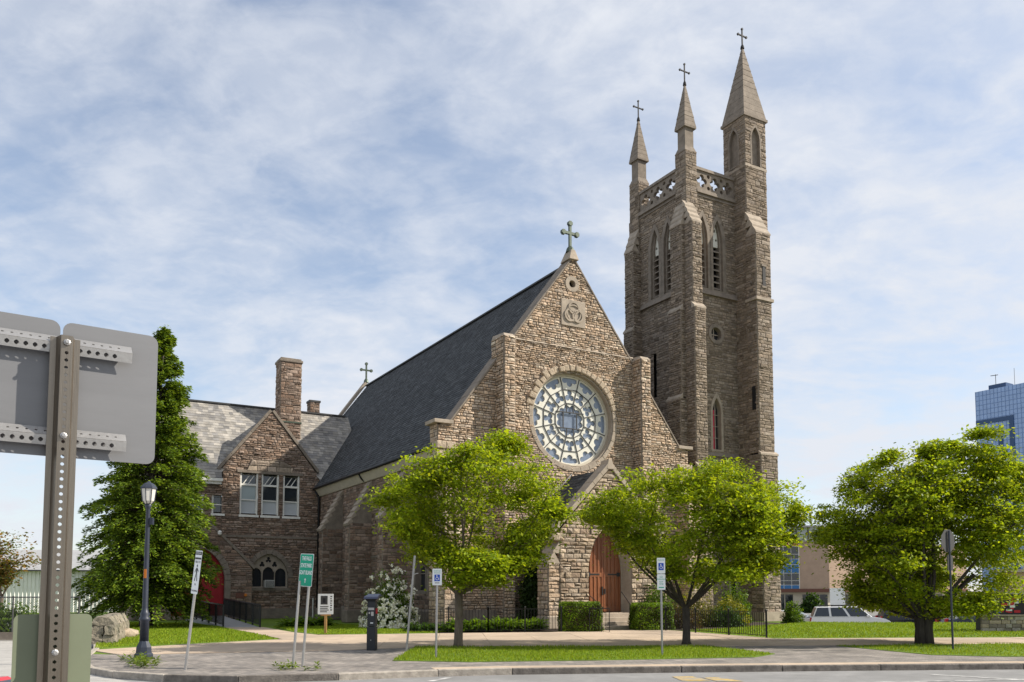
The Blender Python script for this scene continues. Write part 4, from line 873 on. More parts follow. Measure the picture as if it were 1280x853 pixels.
# ---------------------------------------------------------------- vegetation
def leafmesh(name,C,D,Nn,L,Wd,cols,m,parent,kind=None):
    # diamond leaves: centre C, axis D, normal Nn
    D=D/np.linalg.norm(D,axis=1,keepdims=True); B=np.cross(Nn,D); B/=np.linalg.norm(B,axis=1,keepdims=True)+1e-9
    L=np.asarray(L)[:,None]; Wd=np.asarray(Wd)[:,None]
    V=np.stack([C-D*L*.5,C+B*Wd*.5,C+D*L*.5,C-B*Wd*.5],1).reshape(-1,3)
    return npobj(name,V,np.arange(len(C)*4).reshape(-1,4),m,cols,parent,kind)
GREEN=np.array([(.235,.32,.012),(.29,.37,.016),(.17,.255,.012),(.36,.41,.022),(.26,.345,.014)])
def rdir(g,n): 
    v=g.normal(size=(n,3)); return v/np.linalg.norm(v,axis=1,keepdims=True)
def street_tree(label,x,y,H,spread,fork,tr,seed,nleaf,low,lob,stems=7,bark='bark',multi=False,leafL=.112,pal=GREEN,group=None,name='street_tree',flat=.34,yr=(-.85,.85),fill=1.0):
    # lob: foliage masses (dx, z, radius) seen from the street; each is repeated at several depths
    t=thing(name,label,'tree',(x,y,0),0,group); g=np.random.default_rng(seed); rr=random.Random(seed)
    LB=[]
    for (dx,z,r) in lob:
        d=max(.25,1-(dx/spread)**2)**.5*spread*.8*max(.35,1-max(0,(z-low)/(H-low)-.5)*1.2)
        for k in range(3): LB.append((dx+rr.uniform(-.25,.25),rr.uniform(yr[0],yr[1])*d,z+rr.uniform(-.2,.1),r*rr.uniform(.7,1.0)))
    LB=np.array(LB)
    def inside(P,s=1.0): return (np.linalg.norm((P[:,None,:]-LB[None,:,:3])*np.array([1,1,1.15]),axis=2)/(LB[None,:,3]*s)).min(1)<1
    wood=MB(); tips=[]
    def limb(p,d,l,r,lv):
        pts=[p]; rad=[r]; n=5 if lv<2 else 3; d=d.normalized()
        for k in range(n):
            d=(d+Vector((rr.uniform(-.16,.16),rr.uniform(-.16,.16),rr.uniform(-.04,.14 if lv<2 else .06)))).normalized()
            q=p+d*l/n
            if q.z>low+.5 and not inside(np.array([tuple(q)]),1.05)[0] and (lv>0 or k>1): break
            p=q; pts.append(p); rad.append(max(.006,r*(1-.72*(k+1)/n)))
            if lv>=1: tips.append(p.copy())
            if lv<3 and k>=1-(lv>0):
                for q in range(2 if lv<2 else 1):
                    a=rr.uniform(0,2*math.pi); sd=Vector((math.cos(a),math.sin(a),rr.uniform(-.1,.45)))
                    limb(p,(d*.65+sd*.8),l*rr.uniform(.38,.58),rad[-1]*.62,lv+1)
        if len(pts)>1: wood.tube(pts,rad,7 if lv<2 else 5,cap=False)
    base=MB()
    if multi:
        for k in range(5):
            a=2*math.pi*k/5; base.tube([(.16*math.cos(a),.16*math.sin(a),-.02),(.15*math.cos(a),.15*math.sin(a),.5),(.2*math.cos(a),.2*math.sin(a),fork)],[tr*.62,tr*.5,tr*.45],8)
    else: base.tube([(0,0,-.02),(0,0,.12),(.02,0,fork*.5),(.0,.02,fork)],[tr*1.45,tr*1.08,tr*.95,tr*1.0],12)
    obj('trunk',base,bark,t,smooth=True)
    for k in range(stems):
        # aim each main limb at a foliage mass
        c=LB[rr.randrange(len(LB))] if k>=4 else LB[[int(np.argmin(LB[:,0])),int(np.argmax(LB[:,0])),int(np.argmax(LB[:,2])),int(np.argmin(LB[:,1]))][k]]
        a=math.atan2(c[1],c[0]); st=Vector((.05*math.cos(a),.05*math.sin(a),fork-.1)) if not multi else Vector((.2*math.cos(a),.2*math.sin(a),fork-.15))
        d=Vector(c[:3])-st; limb(st,d+Vector((0,0,-.1*d.length)),d.length*1.08,tr*(.27 if multi else .4),0)
    obj('branches',wood,bark,t,smooth=True)
    T=np.array([tuple(p) for p in tips]); T=T[inside(T,1.02)&(T[:,2]>low)]
    T=T[g.random(len(T))<min(1,420/len(T))]; n2=int(950*fill); k=g.integers(0,len(LB),n2); dv=rdir(g,n2); dv[:,2]=dv[:,2]*.8+.15; E_=LB[k,:3]+dv*(LB[k,3]*g.uniform(.55,1.0,n2))[:,None]
    T=np.concatenate([T,E_]); T=T[T[:,2]>low*.95]; nc=len(T); per=np.maximum(6,g.gamma(2.0,nleaf/nc/2.0,nc)).astype(int)
    tone=g.uniform(0,1,nc); idx=np.repeat(np.arange(nc),per); n=len(idx); size=g.uniform(.12,.32,nc)
    off=g.normal(size=(n,3))*size[idx][:,None]*np.array([1,1,flat]); C=T[idx]+off; C[:,2]-=.3*(off[:,0]**2+off[:,1]**2)
    k=C[:,2]>low*.8; C=C[k]; idx=idx[k]; n=len(C)
    D=g.normal(size=(n,3))*np.array([1,1,.45]); D[:,2]-=.35; Nn=rdir(g,n)*.75+np.array([0,0,1.0])
    col=pal[(g.integers(0,len(pal),n)+(tone[idx]*3).astype(int))%len(pal)]*(.68+.55*tone[idx])[:,None]*g.uniform(.8,1.2,(n,1))
    L=leafL*g.uniform(.6,1.35,n); leafmesh('crown',C,D,Nn,L,L*g.uniform(.5,.75,n),col,'leaf',t); return t
def pxl(bx,by,s,pts): return [((x-bx)*s,(by-y)*s,r*s) for x,y,r in pts]
LO1=pxl(573,809,.0249,[(628,562,30),(590,578,30),(548,592,30),(512,608,28),(660,600,32),(682,645,22),(498,640,22),(520,662,25),(645,660,28),(600,630,48),(560,640,46),(640,620,38),(590,680,26),(545,675,24),(640,690,20),(525,690,16),(670,670,22),(575,600,40),(615,595,36),(560,700,22),(600,706,24),(638,704,18),(578,726,12),(540,690,18),(612,725,10),(655,690,18),(520,625,28),(535,605,26),(505,655,20),(670,625,26),(690,640,14),(632,548,18),(488,625,14)])
LO2=pxl(858,806,.026,[(925,590,30),(890,603,28),(840,608,26),(800,608,28),(765,628,26),(750,645,14),(960,622,28),(985,650,16),(976,620,18),(968,668,20),(820,650,34),(870,640,44),(920,640,40),(780,655,22),(940,692,24),(840,682,24),(900,680,30),(800,640,34),(770,650,20),(815,685,20),(870,612,34),(930,660,30),(955,650,26),(965,700,16),(830,700,16),(900,708,18),(945,706,18),(870,680,26),(800,680,18),(845,715,15),(885,722,14),(915,715,14)])
LO3=pxl(1160,806,.026,[(1110,603,33),(1070,640,26),(1055,668,16),(1203,575,28),(1150,608,34),(1250,580,26),(1240,562,12),(1260,620,40),(1288,600,32),(1190,640,48),(1120,660,44),(1230,680,44),(1150,710,42),(1200,730,34),(1100,700,28),(1080,690,22),(1265,680,34),(1290,660,38),(1140,742,24),(1170,600,34),(1190,680,44),(1230,640,44),(1090,650,36),(1240,725,30),(1190,755,22),(1110,728,22),(1150,660,44),(1130,630,40),(1170,765,14),(1120,750,16),(1215,757,18),(1228,545,9),(1200,552,10),(1110,575,9),(1285,640,28),(1272,590,26),(1288,690,28),(1262,650,30),(1255,600,30),(1215,610,38),(1225,650,40),(1180,700,40),(1250,690,34),(1090,670,34),(1150,640,44)])
street_tree('slender street tree with bright green crown beside the parking meter and leaning pole',-1.66,26.38,7.0,3.1,1.75,.13,5,62000,1.9,LO1,stems=11)
street_tree('spreading street tree on the grass strip before the porch and iron fence',5.63,27.58,6.6,3.6,1.3,.125,9,66000,1.9,LO2,stems=13,bark='bark_dark')
street_tree('broad low street tree with a thick multi-stemmed trunk near the octagonal sign',13.43,27.8,7.0,3.7,1.0,.26,14,125000,1.0,LO3,stems=14,multi=True,bark='bark_dark',yr=(-.55,.9),fill=1.7)
street_tree('sparse small tree with orange tinted leaves before the white shed',-26.4,44.0,5.3,2.3,1.6,.08,23,1500,1.7,[(0,4.2,1.1),(-1,3.4,1.0),(.9,3.3,.9),(.3,2.6,.9)],stems=7,leafL=.17,fill=.2,pal=np.array([(.22,.14,.03),(.14,.16,.03),(.27,.16,.04),(.12,.15,.03)]),name='young_tree')
street_tree('green tree standing in the far parking lot beside the tan building',45.0,92,7.0,3.2,2.0,.15,27,5000,2.0,[(0,5,2.0),(-1.6,4,1.5),(1.6,4.2,1.6),(0,3.2,1.8)],stems=7,leafL=.3,fill=.5,name='lot_tree').location.z=-.95
def conifer():
    H,Rb=14.6,3.55; t=thing('conifer_tree','tall dense evergreen conifer on the lawn before the parish wing','tree',(-17.6,41.0,0)); g=np.random.default_rng(31); rr=random.Random(31)
    mb=MB(); mb.tube([(0,0,-.05),(0,0,1.2),(.05,0,6),(.5,0,H)],[.34,.26,.18,.02],10); obj('trunk',mb,'bark_dark',t,smooth=True)
    w=MB(); C=[];D=[];N_=[];S_=[];tn=[]
    z=1.3
    while z<H-.15:
        f=(z-1.3)/(H-1.3); reach=Rb*(1-f)**.72*(1.0 if z>2.6 else .8)+.1; nb=int(11-5*f)
        for k in range(nb):
            a=rr.uniform(0,2*math.pi); L=reach*rr.uniform(.68,1.12); d=np.array([math.cos(a),math.sin(a)]); lift=.30+.5*f
            P=lambda s: np.array([.5*f*f+d[0]*L*s,d[1]*L*s,z+L*(lift*s*.9-.62*s*s*(1-f*.6))])
            w.tube([tuple(P(s)) for s in (0,.5,1)],[.05*(1-f)+.015,.03,.008],5,cap=False)
            n=int(165*L/2+40); s=g.uniform(.18,1.04,n)**.75; tone=rr.random()
            pts=np.array([P(q) for q in s]); side=g.normal(0,.20,n)*(1.25-s*.7)*L*.5+g.normal(0,.05,n); perp=np.array([-d[1],d[0],0])
            pts=pts+perp*side[:,None]; pts[:,2]+=g.normal(0,.09,n)-.22*np.abs(side)
            C.append(pts); dd=np.tile(np.array([d[0],d[1],-.25]),(n,1))+perp*np.sign(side)[:,None]*.7+g.normal(0,.35,(n,3)); D.append(dd); N_.append(g.normal(0,.5,(n,3))+np.array([0,0,1])); tn+= [tone]*n
        z+=rr.uniform(.13,.2)
    C=np.concatenate(C);D=np.concatenate(D);N_=np.concatenate(N_);n=len(C);tn=np.array(tn)
    pal=np.array([(.10,.165,.016),(.15,.225,.018),(.075,.13,.015),(.20,.27,.02)]); col=pal[g.integers(0,4,n)]*(.75+.5*tn)[:,None]*g.uniform(.8,1.2,(n,1))
    obj('branches',w,'bark_dark',t); L=g.uniform(.1,.25,n); leafmesh('crown',C,D,N_,L,L*.42,col,'needle',t); return t
conifer()
def bush(name,label,cat,x,y,rx,ry,h,n,seed,pal,leafL=.09,box=False,flowers=0,group=None,z0=0,boxy=4,rz=0):
    t=thing(name,label,cat,(x,y,z0),rz,group); g=np.random.default_rng(seed); d=rdir(g,n); d[:,2]=np.abs(d[:,2])*1.0
    if box:
        p=boxy; q=(np.abs(d)**p).sum(1)**(1/p); C=d/q[:,None]; rad=g.uniform(.86,1.04,n)
        u=g.uniform(-1,1,(n,3)); k=g.integers(0,5,n); u[np.arange(n),np.array([0,0,1,1,2])[k]]=np.array([-1,1,-1,1,1])[k]; C=u*np.array([1,1,.5])+np.array([0,0,.5]); C[:,2]=np.where(k==4,1,C[:,2]); C=C*g.uniform(.88,1.05,(n,1)); C[:,:2]*=(1-.10*np.clip(C[:,2:3],0,1)**3)*(1+.03*np.sin(C[:,2:3]*9+C[:,1:2]*5))
    else:
        ang=np.arctan2(d[:,1],d[:,0]); C=d*(g.uniform(.3,1,n)**.45*(1+.15*np.sin(4*ang+seed)+.12*np.sin(7*d[:,2]*3+seed)))[:,None]
        C[:,2]=np.where(g.random(n)<.45,C[:,2]*g.uniform(0,1,n),C[:,2])
    C=C*np.array([rx,ry,h]); tone=.8+.35*np.sin(C[:,0]*5+seed)*np.sin(C[:,2]*6+C[:,1]*4)
    col=pal[g.integers(0,len(pal),n)]*tone[:,None]*g.uniform(.8,1.2,(n,1))
    L=leafL*g.uniform(.6,1.4,n); leafmesh('foliage',C,g.normal(size=(n,3))+np.array([0,0,.3]),C/np.array([rx,ry,h])*1.0+rdir(g,n)*.8,L,L*.6,col,'leaf',t)
    mb=MB()
    for k in range(6):
        a=k*1.05; mb.tube([(.08*math.cos(a),.08*math.sin(a),-.02),(rx*.35*math.cos(a),ry*.35*math.sin(a),h*.45),(rx*.6*math.cos(a),ry*.6*math.sin(a),h*.75)],[.025,.015,.006],5)
    obj('stems',mb,'bark_dark',t)
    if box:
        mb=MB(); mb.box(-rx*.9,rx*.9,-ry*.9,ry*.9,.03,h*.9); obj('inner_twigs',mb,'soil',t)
    if flowers:
        m=flowers; d=rdir(g,m); d[:,2]=np.abs(d[:,2]); d[:,2]*=g.uniform(.1,1.05,m); ang=np.arctan2(d[:,1],d[:,0]); F=d*np.array([rx,ry,h])*(1.0+.15*np.sin(4*ang+seed))[:,None]*1.06
        k=np.repeat(np.arange(m),14); C=F[k]+g.normal(0,.05,(len(k),3)); Nn=F[k]/np.array([rx,ry,h])+rdir(g,len(k))*.7; L=g.uniform(.08,.13,len(k))
        leafmesh('blossom',C,g.normal(size=(len(k),3)),Nn,L,L*.9,np.tile(np.array([(.88,.87,.80)]),(len(k),1))*g.uniform(.8,1.08,(len(k),1)),'flower',t)
    return t
DG=np.array([(.045,.095,.014),(.06,.12,.016),(.035,.075,.012)]); MG=np.array([(.10,.18,.014),(.14,.23,.016),(.075,.14,.012)]); HG=np.array([(.14,.24,.014),(.19,.29,.016),(.10,.18,.012)]); YG=np.array([(.24,.24,.02),(.30,.29,.03),(.17,.2,.02)])
bush('flowering_shrub','rounded shrub covered in white blossom against the church side wall','shrub',-5.75,40.0,1.2,1.1,2.6,7000,3,MG,.1,flowers=460)
bush('clipped_hedge','clipped square hedge left of the porch steps beside the small railing','hedge',2.95,36.9,.85,.55,1.22,11000,4,HG,.07,box=True,rz=R(8))
bush('clipped_hedge','clipped square hedge right of the porch steps beside the iron fence','hedge',6.25,38.3,.85,.6,1.15,11000,5,HG,.07,box=True,rz=R(12))
bush('column_evergreen','dark upright evergreen shrub growing between porch and front wall','shrub',1.2,40.4,.85,.7,4.2,16000,6,np.array([(.04,.075,.015),(.055,.095,.018),(.03,.055,.012)]),.13)
bush('low_hedge','round clipped shrub at the foot of the tower corner','shrub',15.35,46.6,.58,.58,1.1,4000,8,MG,.09,box=False)
bush('yellow_shrub','golden yellow shrub behind the iron fence','shrub',11.0,43.0,.9,.8,1.45,5000,9,YG,.09)
bush('yellow_shrub','pale gold loose shrub near the hedge behind the iron fence','shrub',8.8,41.5,1.3,1.0,1.75,6000,10,np.array([(.17,.17,.03),(.2,.19,.05),(.12,.14,.03)]),.09)
bush('garden_shrub','dark green shrub below the golden shrub behind the iron fence','shrub',10.3,41.3,1.0,.8,1.0,5000,11,DG,.09)
bush('garden_shrub','tall green shrub against the tower wall','shrub',12.3,47.0,1.0,.9,2.1,4000,12,MG,.11)
bush('garden_shrub','reddish brown shrub behind the trunk of the spreading tree','shrub',7.9,39.6,.9,.7,1.15,3500,13,np.array([(.10,.06,.04),(.13,.09,.05),(.07,.08,.03)]),.08)
bush('garden_shrub','leafy green shrub against the porch side wall','shrub',7.0,41.2,1.0,.9,2.2,5000,41,MG,.1)
def hostas(x0,y0,x1,y1,n,seed,h,label,pal):
    g=np.random.default_rng(seed); t=thing('ground_cover',label,'plants',(0,0,0)); t['kind']='stuff'; c=[]
    s=g.uniform(0,1,n); bx=x0+(x1-x0)*s; by=y0+(y1-y0)*s+g.uniform(0,1.0,n); m=26; k=np.repeat(np.arange(n),m); a=g.uniform(0,2*np.pi,n*m); el=g.uniform(.3,1.3,n*m); r=h*g.uniform(.3,1,n*m)
    D=np.stack([np.cos(a)*np.cos(el),np.sin(a)*np.cos(el),np.sin(el)],1); hh=g.uniform(.6,1.2,n)[k]
    C=np.stack([bx[k],by[k],np.zeros(n*m)],1)+D*r[:,None]*hh[:,None]; D2=D.copy(); D2[:,2]-=.7
    col=pal[g.integers(0,len(pal),n*m)]*g.uniform(.75,1.25,(n*m,1)); leafmesh('leaves',C,D2,D*.3+np.array([0,0,1])+g.normal(0,.3,(n*m,3)),h*.55*g.uniform(.6,1.2,n*m),h*.2*np.ones(n*m),col,'leaf',t); return t
hostas(-2.6,35.5,1.3,36.9,150,2,.55,'low leafy ground cover behind the fence left of the porch',MG); hostas(-4.6,36.0,-2.6,36.2,60,4,.4,'dark leafy ground cover beside the flowering shrub',DG)
hostas(-10.9,40.0,-9.0,41.5,45,5,.55,'clump of strappy leaves beside the foot of the ramp',MG)
hostas(-9.6,20.9,-8.0,18.6,26,6,.22,'weeds sprouting between pavers around the lamp post',np.array([(.16,.22,.03),(.12,.18,.03)])); hostas(-5.4,18.5,-4.2,18.3,10,8,.2,'weeds sprouting at the feet of the green sign',np.array([(.16,.22,.03),(.12,.18,.03)]))
bush('lot_hedge','dark hedge along the base of the tan building','hedge',37.6,106.5,1.6,1.2,2.2,2500,51,DG,.35,z0=-.95)
bush('lot_hedge','pale green hedge in the lot behind the dark vehicle','hedge',33.5,70,1.3,1.0,2.4,2500,52,MG,.25,z0=-.95)
bush('fence_hedge','green hedge overgrowing the chain link fence','hedge',-20.6,33.6,3.2,.6,1.25,6000,53,MG,.13)
# ---------------------------------------------------------------- low stone wall, boulder
wl=thing('low_stone_wall','low rough stone wall with rounded top ending beside the lawn','wall',(-13.4,27.9,0),R(20))
g_=random.Random(5)
def wallstone(x0,x1,y0,y1,z0,z1,tp):
    bm=bmesh.new(); bmesh.ops.create_cube(bm,size=1)
    bmesh.ops.subdivide_edges(bm,edges=bm.edges[:],cuts=2,use_grid_fill=True)
    for v in bm.verts:
        c=v.co; f=1-(1-tp)*(c.z+.5); n=Vector((c.x,c.y,c.z)); k=1-.10*max(0,(abs(c.x)+abs(c.y)+abs(c.z))-1.0)
        v.co=Vector(((x0+x1)/2+c.x*k*(x1-x0)*f+g_.uniform(-.025,.025),(y0+y1)/2+c.y*k*(y1-y0)+g_.uniform(-.02,.02),(z0+z1)/2+c.z*k*(z1-z0)+g_.uniform(-.02,.02)))
    me=bpy.data.meshes.new('stone'); bm.to_mesh(me); bm.free(); me.materials.append(MATS['wall_rubble']); o=bpy.data.objects.new('stone',me); COL.objects.link(o); o.parent=wl
mat('wall_rubble',(.27,.235,.185),.95,.4,5,1.0,9,spec=.1,bdist=.06,col2=(.16,.15,.12))
for k in range(9):
    y=.62*k
    for (x0,x1,z0,z1,tp) in ((-.42,-.01,0,.33,.97),(.01,.42,0,.3,.97),(-.4,.05,.31,.6,.92),(.06,.4,.3,.62,.92),(-.36,.36,.6,.88,.62)):
        wallstone(x0,x1,y+g_.uniform(-.06,.06),y+.62+g_.uniform(-.05,.05),z0,z1,tp)
def rock(name,label,x,y,r,seed):
    bm=bmesh.new(); bmesh.ops.create_icosphere(bm,subdivisions=2,radius=r); q=random.Random(seed)
    for v in bm.verts: v.co*=q.uniform(.86,1.12); v.co.z*=.62
    me=bpy.data.meshes.new(name); bm.to_mesh(me); bm.free(); me.materials.append(MATS['rough_white']); o=bpy.data.objects.new(name,me); COL.objects.link(o); o.location=(x,y,r*.4); tag(o,label,'boulder')
rock('boulder','small pale boulder on the lawn near the lamp post',-14.2,31.6,.36,3)
# ---------------------------------------------------------------- iron fences
def fence(label,pts,h,step=.13,gaps=()):
    t=thing('iron_fence',label,'fence',(*pts[0],0)); bx,by=pts[0]
    mbp=MB(); mbp.box(-.009,.009,-.009,.009,.08,h-.02); pk=None
    mbq=MB(); mbq.box(-.03,.03,-.03,.03,0,h+.05); mbq.lathe([(.04,h+.05),(.045,h+.08),(.02,h+.11)],0,0,8); po=None
    for (a,b) in zip(pts,pts[1:]):
        l=math.hypot(b[0]-a[0],b[1]-a[1]); an=math.atan2(b[1]-a[1],b[0]-a[0]); n=int(l/step)
        for z in (h,.1):
            mb=MB(); mb.bar((a[0]-bx,a[1]-by,z),(b[0]-bx,b[1]-by,z),.035,.02); obj('rail',mb,'iron',t)
        for k in range(n+1):
            q=(a[0]-bx+(b[0]-a[0])*k/n,a[1]-by+(b[1]-a[1])*k/n,0)
            if pk is None: pk=obj('picket',mbp,'iron',t); pk.location=q
            else: share(pk,t,q)
        m=max(1,round(l/2.1))
        for k in range(m+1):
            q=(a[0]-bx+(b[0]-a[0])*k/m,a[1]-by+(b[1]-a[1])*k/m,0)
            if po is None: po=obj('post',mbq,'iron',t); po.location=q
            else: share(po,t,q)
    return t
fence('black iron picket fence around the lawn right of the porch',[(6.76,37.5),(9.35,31.35)],.95)
fence('black iron picket fence between the flowering shrub and the porch',[(-4.3,35.5),(-1.0,35.7),(2.1,36.3)],.98)
rl=thing('stair_railing','small black stair railing beside the porch steps','railing',(3.3,36.35,0))
for x in (0,.5,.83): mb=MB(); mb.tube([(x,-.2*x,0),(x,-.2*x,1.0)],.018,6); obj('post',mb,'iron',rl)
mb=MB(); mb.tube([(0,0,1.0),(.83,-.17,1.0)],.02,6); obj('rail',mb,'iron',rl); mb=MB(); mb.tube([(.6,-.1,1.0),(.15,1.6,1.55)],.018,6); obj('handrail',mb,'iron',rl)
for k in range(1,6): mb=MB(); mb.tube([(.83*k/6,-.17*k/6,.1),(.83*k/6,-.17*k/6,1.0)],.009,5); obj('picket',mb,'iron',rl)
r2=thing('hand_rail','black post handrail right of the porch steps beside the square hedge','railing',(5.35,38.6,0)); mb=MB(); mb.tube([(0,0,0),(0,0,1.15)],.025,6); obj('post',mb,'iron',r2); mb=MB(); mb.tube([(0,0,1.15),(-.25,1.0,1.7)],.022,6); obj('rail',mb,'iron',r2)
# ---------------------------------------------------------------- street furniture
lp=thing('street_lamp','tall dark blue street lamp with glass lantern on the paved corner','street lamp',(-9.35,21.7,0))
mb=MB(); mb.lathe([(.24,0),(.24,.12),(.2,.16),(.19,.3),(.13,.42),(.11,.46)],n=8); obj('base',mb,'lamp_post',lp)
mb=MB(); mb.lathe([(.11,.45),(.105,.95),(.135,.98),(.135,1.03),(.1,1.08),(.12,1.14),(.085,1.2),(.07,1.3),(.052,3.8),(.06,3.85),(.09,3.92),(.05,3.96)],n=14); obj('post',mb,'lamp_post',lp,smooth=True)
mb=MB(); mb.lathe([(.09,3.96),(.15,4.03),(.19,4.34)],n=8); obj('lantern_glass',mb,'lamp_glass',lp)
mb=MB()
for k in range(8):
    a=2*math.pi*k/8; c,s=math.cos(a),math.sin(a); mb.tube([(.092*c,.092*s,3.96),(.152*c,.152*s,4.03),(.195*c,.195*s,4.34)],.011,5)
mb.lathe([(.215,4.34),(.21,4.38),(.13,4.47),(.06,4.5),(.02,4.55)],n=8); obj('lantern_frame',mb,'lamp_post',lp)
mb=MB(); mb.box(-.03,.03,-.075,-.06,2.05,2.28); obj('sticker',mb,'orange',lp); mb=MB(); mb.box(.06,.14,-.05,.05,3.42,3.6); obj('photocell_box',mb,'lamp_post',lp)
# pay station
ps=thing('parking_meter','dark pay station with tilted solar top standing before the flowering shrub','parking meter',(-4.09,24.95,0),R(-8))
mb=MB(); mb.box(-.13,.13,-.12,.12,0,.68); obj('pedestal',mb,'pay_dark',ps,bevel=.012)
mb=MB(); mb.box(-.12,.12,-.11,.12,.69,1.42); obj('cabinet',mb,'pay_dark',ps,bevel=.012)
mb=MB(); mb.hexa([(-.12,-.11,1.42),(.12,-.11,1.42),(.12,.12,1.42),(-.12,.12,1.42),(-.2,-.16,1.5),(.2,-.16,1.5),(.2,.2,1.58),(-.2,.2,1.58)]); obj('hood',mb,'pay_dark',ps)
mb=MB(); mb.hexa([(-.22,-.18,1.5),(.22,-.18,1.5),(.22,.22,1.585),(-.22,.22,1.585),(-.2,-.17,1.56),(.2,-.17,1.56),(.18,.2,1.64),(-.18,.2,1.64)]); obj('solar_panel',mb,'pay_top',ps)
mb=MB(); mb.box(-.09,.09,-.118,-.11,1.17,1.24); obj('screen',mb,'galv',ps)
mb=MB(); mb.box(0,.075,-.12,-.11,1.0,1.12); obj('keypad',mb,'galv',ps); mb=MB(); mb.box(-.075,-.03,-.12,-.11,1.06,1.11); obj('card_slot',mb,'galv',ps); mb=MB(); mb.box(-.02,.06,-.12,-.11,.78,.81); obj('coin_return',mb,'sign_white',ps); mb=MB(); mb.box(.12,.145,-.06,.06,1.06,1.22); obj('red_panel',mb,'pay_red',ps); mb=MB(); mb.lathe([(.015,0),(.015,.01)],n=8); q=obj('lock',mb,'galv',ps); q.location=(0,-.12,.3); q.rotation_euler=(R(90),0,0)
def rrect(w,h,r,n=5):
    pts=[]
    for cx,cz,a0 in ((w/2-r,h/2-r,0),(-w/2+r,h/2-r,90),(-w/2+r,-h/2+r,180),(w/2-r,-h/2+r,270)):
        for k in range(n+1): a=R(a0+90*k/n); pts.append((cx+r*math.cos(a),cz+r*math.sin(a)))
    return pts
def panel(name,w,h,r,t,m,parent,loc,rot=(0,0,0),edge=None):
    mb=MB(); p=rrect(w,h,r); mb.poly([(x,-t/2,z) for x,z in p]); mb.poly([(x,t/2,z) for x,z in p][::-1],1 if edge else 0)
    for i in range(len(p)): a,b=p[i],p[(i+1)%len(p)]; mb.poly([(a[0],-t/2,a[1]),(b[0],-t/2,b[1]),(b[0],t/2,b[1]),(a[0],t/2,a[1])],1 if edge else 0)
    o=obj(name,mb,[m,edge] if edge else m,parent); o.location=loc; o.rotation_euler=rot; return o
TX=(R(90),0,0)
def channel_post(parent,p0,p1,m='galv',w=.055,holes=True):
    mb=MB(); a=Vector(p0); b=Vector(p1); d=(b-a).normalized(); x=Vector((1,0,0)); x=(x-d*x.dot(d)).normalized(); y=d.cross(x)
    prof=[(-w*.5,.012),(-w*.28,.012),(-w*.18,-.014),(w*.18,-.014),(w*.28,.012),(w*.5,.012)]
    for i in range(5):
        q=[a+x*prof[i][0]+y*prof[i][1],a+x*prof[i+1][0]+y*prof[i+1][1]]; r_=[v+(b-a) for v in q]
        o=y*.004; mb.hexa([q[0],q[1],q[1]+o,q[0]+o,r_[0],r_[1],r_[1]+o,r_[0]+o])
    return obj('post',mb,m,parent)
# pedestrian sign
t=thing('pedestrian_sign','leaning narrow white pedestrian sign with walking figure on a grey post','sign',(-7.1,18.6,0)); t.rotation_euler=(0,R(5.6),0)
mb=MB(); mb.tube([(0,0,-.02),(0,0,2.6)],.032,8); obj('post',mb,'galv',t)
sg=panel('sign_plate',.36,.95,.03,.004,'sign_white',t,(.0,-.045,2.14),(0,0,R(-48)),'alu')
mb=MB(); mb.box(-.165,.165,-.006,-.003,.38,.45); mb.box(-.165,.165,-.006,-.003,.28,.32); obj('black_band',mb,'sign_black',sg)
text('STATE LAW',.05,'sign_white',sg,(0,-.0075,.415),TX); text('YIELD TO',.07,'sign_black',sg,(0,-.004,.22),TX); text('IN',.07,'sign_black',sg,(0,-.004,-.27),TX); text('CROSSWALK',.055,'sign_black',sg,(0,-.004,-.41),TX)
mb=MB(); P_=lambda x,z:(x,-.005,z); mb.poly([P_(.03*math.cos(k),.14+.03*math.sin(k)) for k in np.linspace(0,2*math.pi,12)[:-1]])
mb.poly([P_(-.045,.09),P_(.03,.1),P_(.035,-.03),P_(-.03,-.03)]); mb.poly([P_(-.03,-.032),P_(.0,-.032),P_(-.05,-.2),P_(-.09,-.19)]); mb.poly([P_(.003,-.032),P_(.035,-.032),P_(.085,-.19),P_(.05,-.2)]); mb.poly([P_(-.048,.08),P_(-.048,.05),P_(-.1,-.02),P_(-.11,.01)]); mb.poly([P_(.038,.08),P_(.038,.045),P_(.1,.0),P_(.1,.03)]); obj('walking_figure',mb,'sign_black',sg)
# green park sign
t=thing('park_direction_sign','green direction sign lettered for the falls on two leaning metal posts','sign',(-4.88,19.05,0)); t.rotation_euler=(0,R(3.6),0)
for (x,y) in ((0,0),(.13,.35)): mb=MB(); mb.tube([(x,y,-.02),(x,y,1.95+.0)],.03,8); obj('post',mb,'galv',t)
sg=panel('sign_plate',.47,.74,.03,.004,'sign_white',t,(.09,.13,2.2),(0,0,R(-38)),'alu')
panel('green_face',.445,.715,.028,.002,'sign_green',sg,(0,-.004,0))
for s,z in (('THE FALLS',.26),('STATE PARK',.10),('GOAT ISLAND',-.06)): text(s,.125,'sign_white',sg,(0,-.0065,z),TX,sx=.56,bold=.003)
mb=MB(); mb.box(-.009,.009,-.008,-.0055,-.29,-.21); mb.poly([(-.035,-.008,-.225),(.035,-.008,-.225),(0,-.008,-.18)]); obj('arrow',mb,'sign_white',sg)
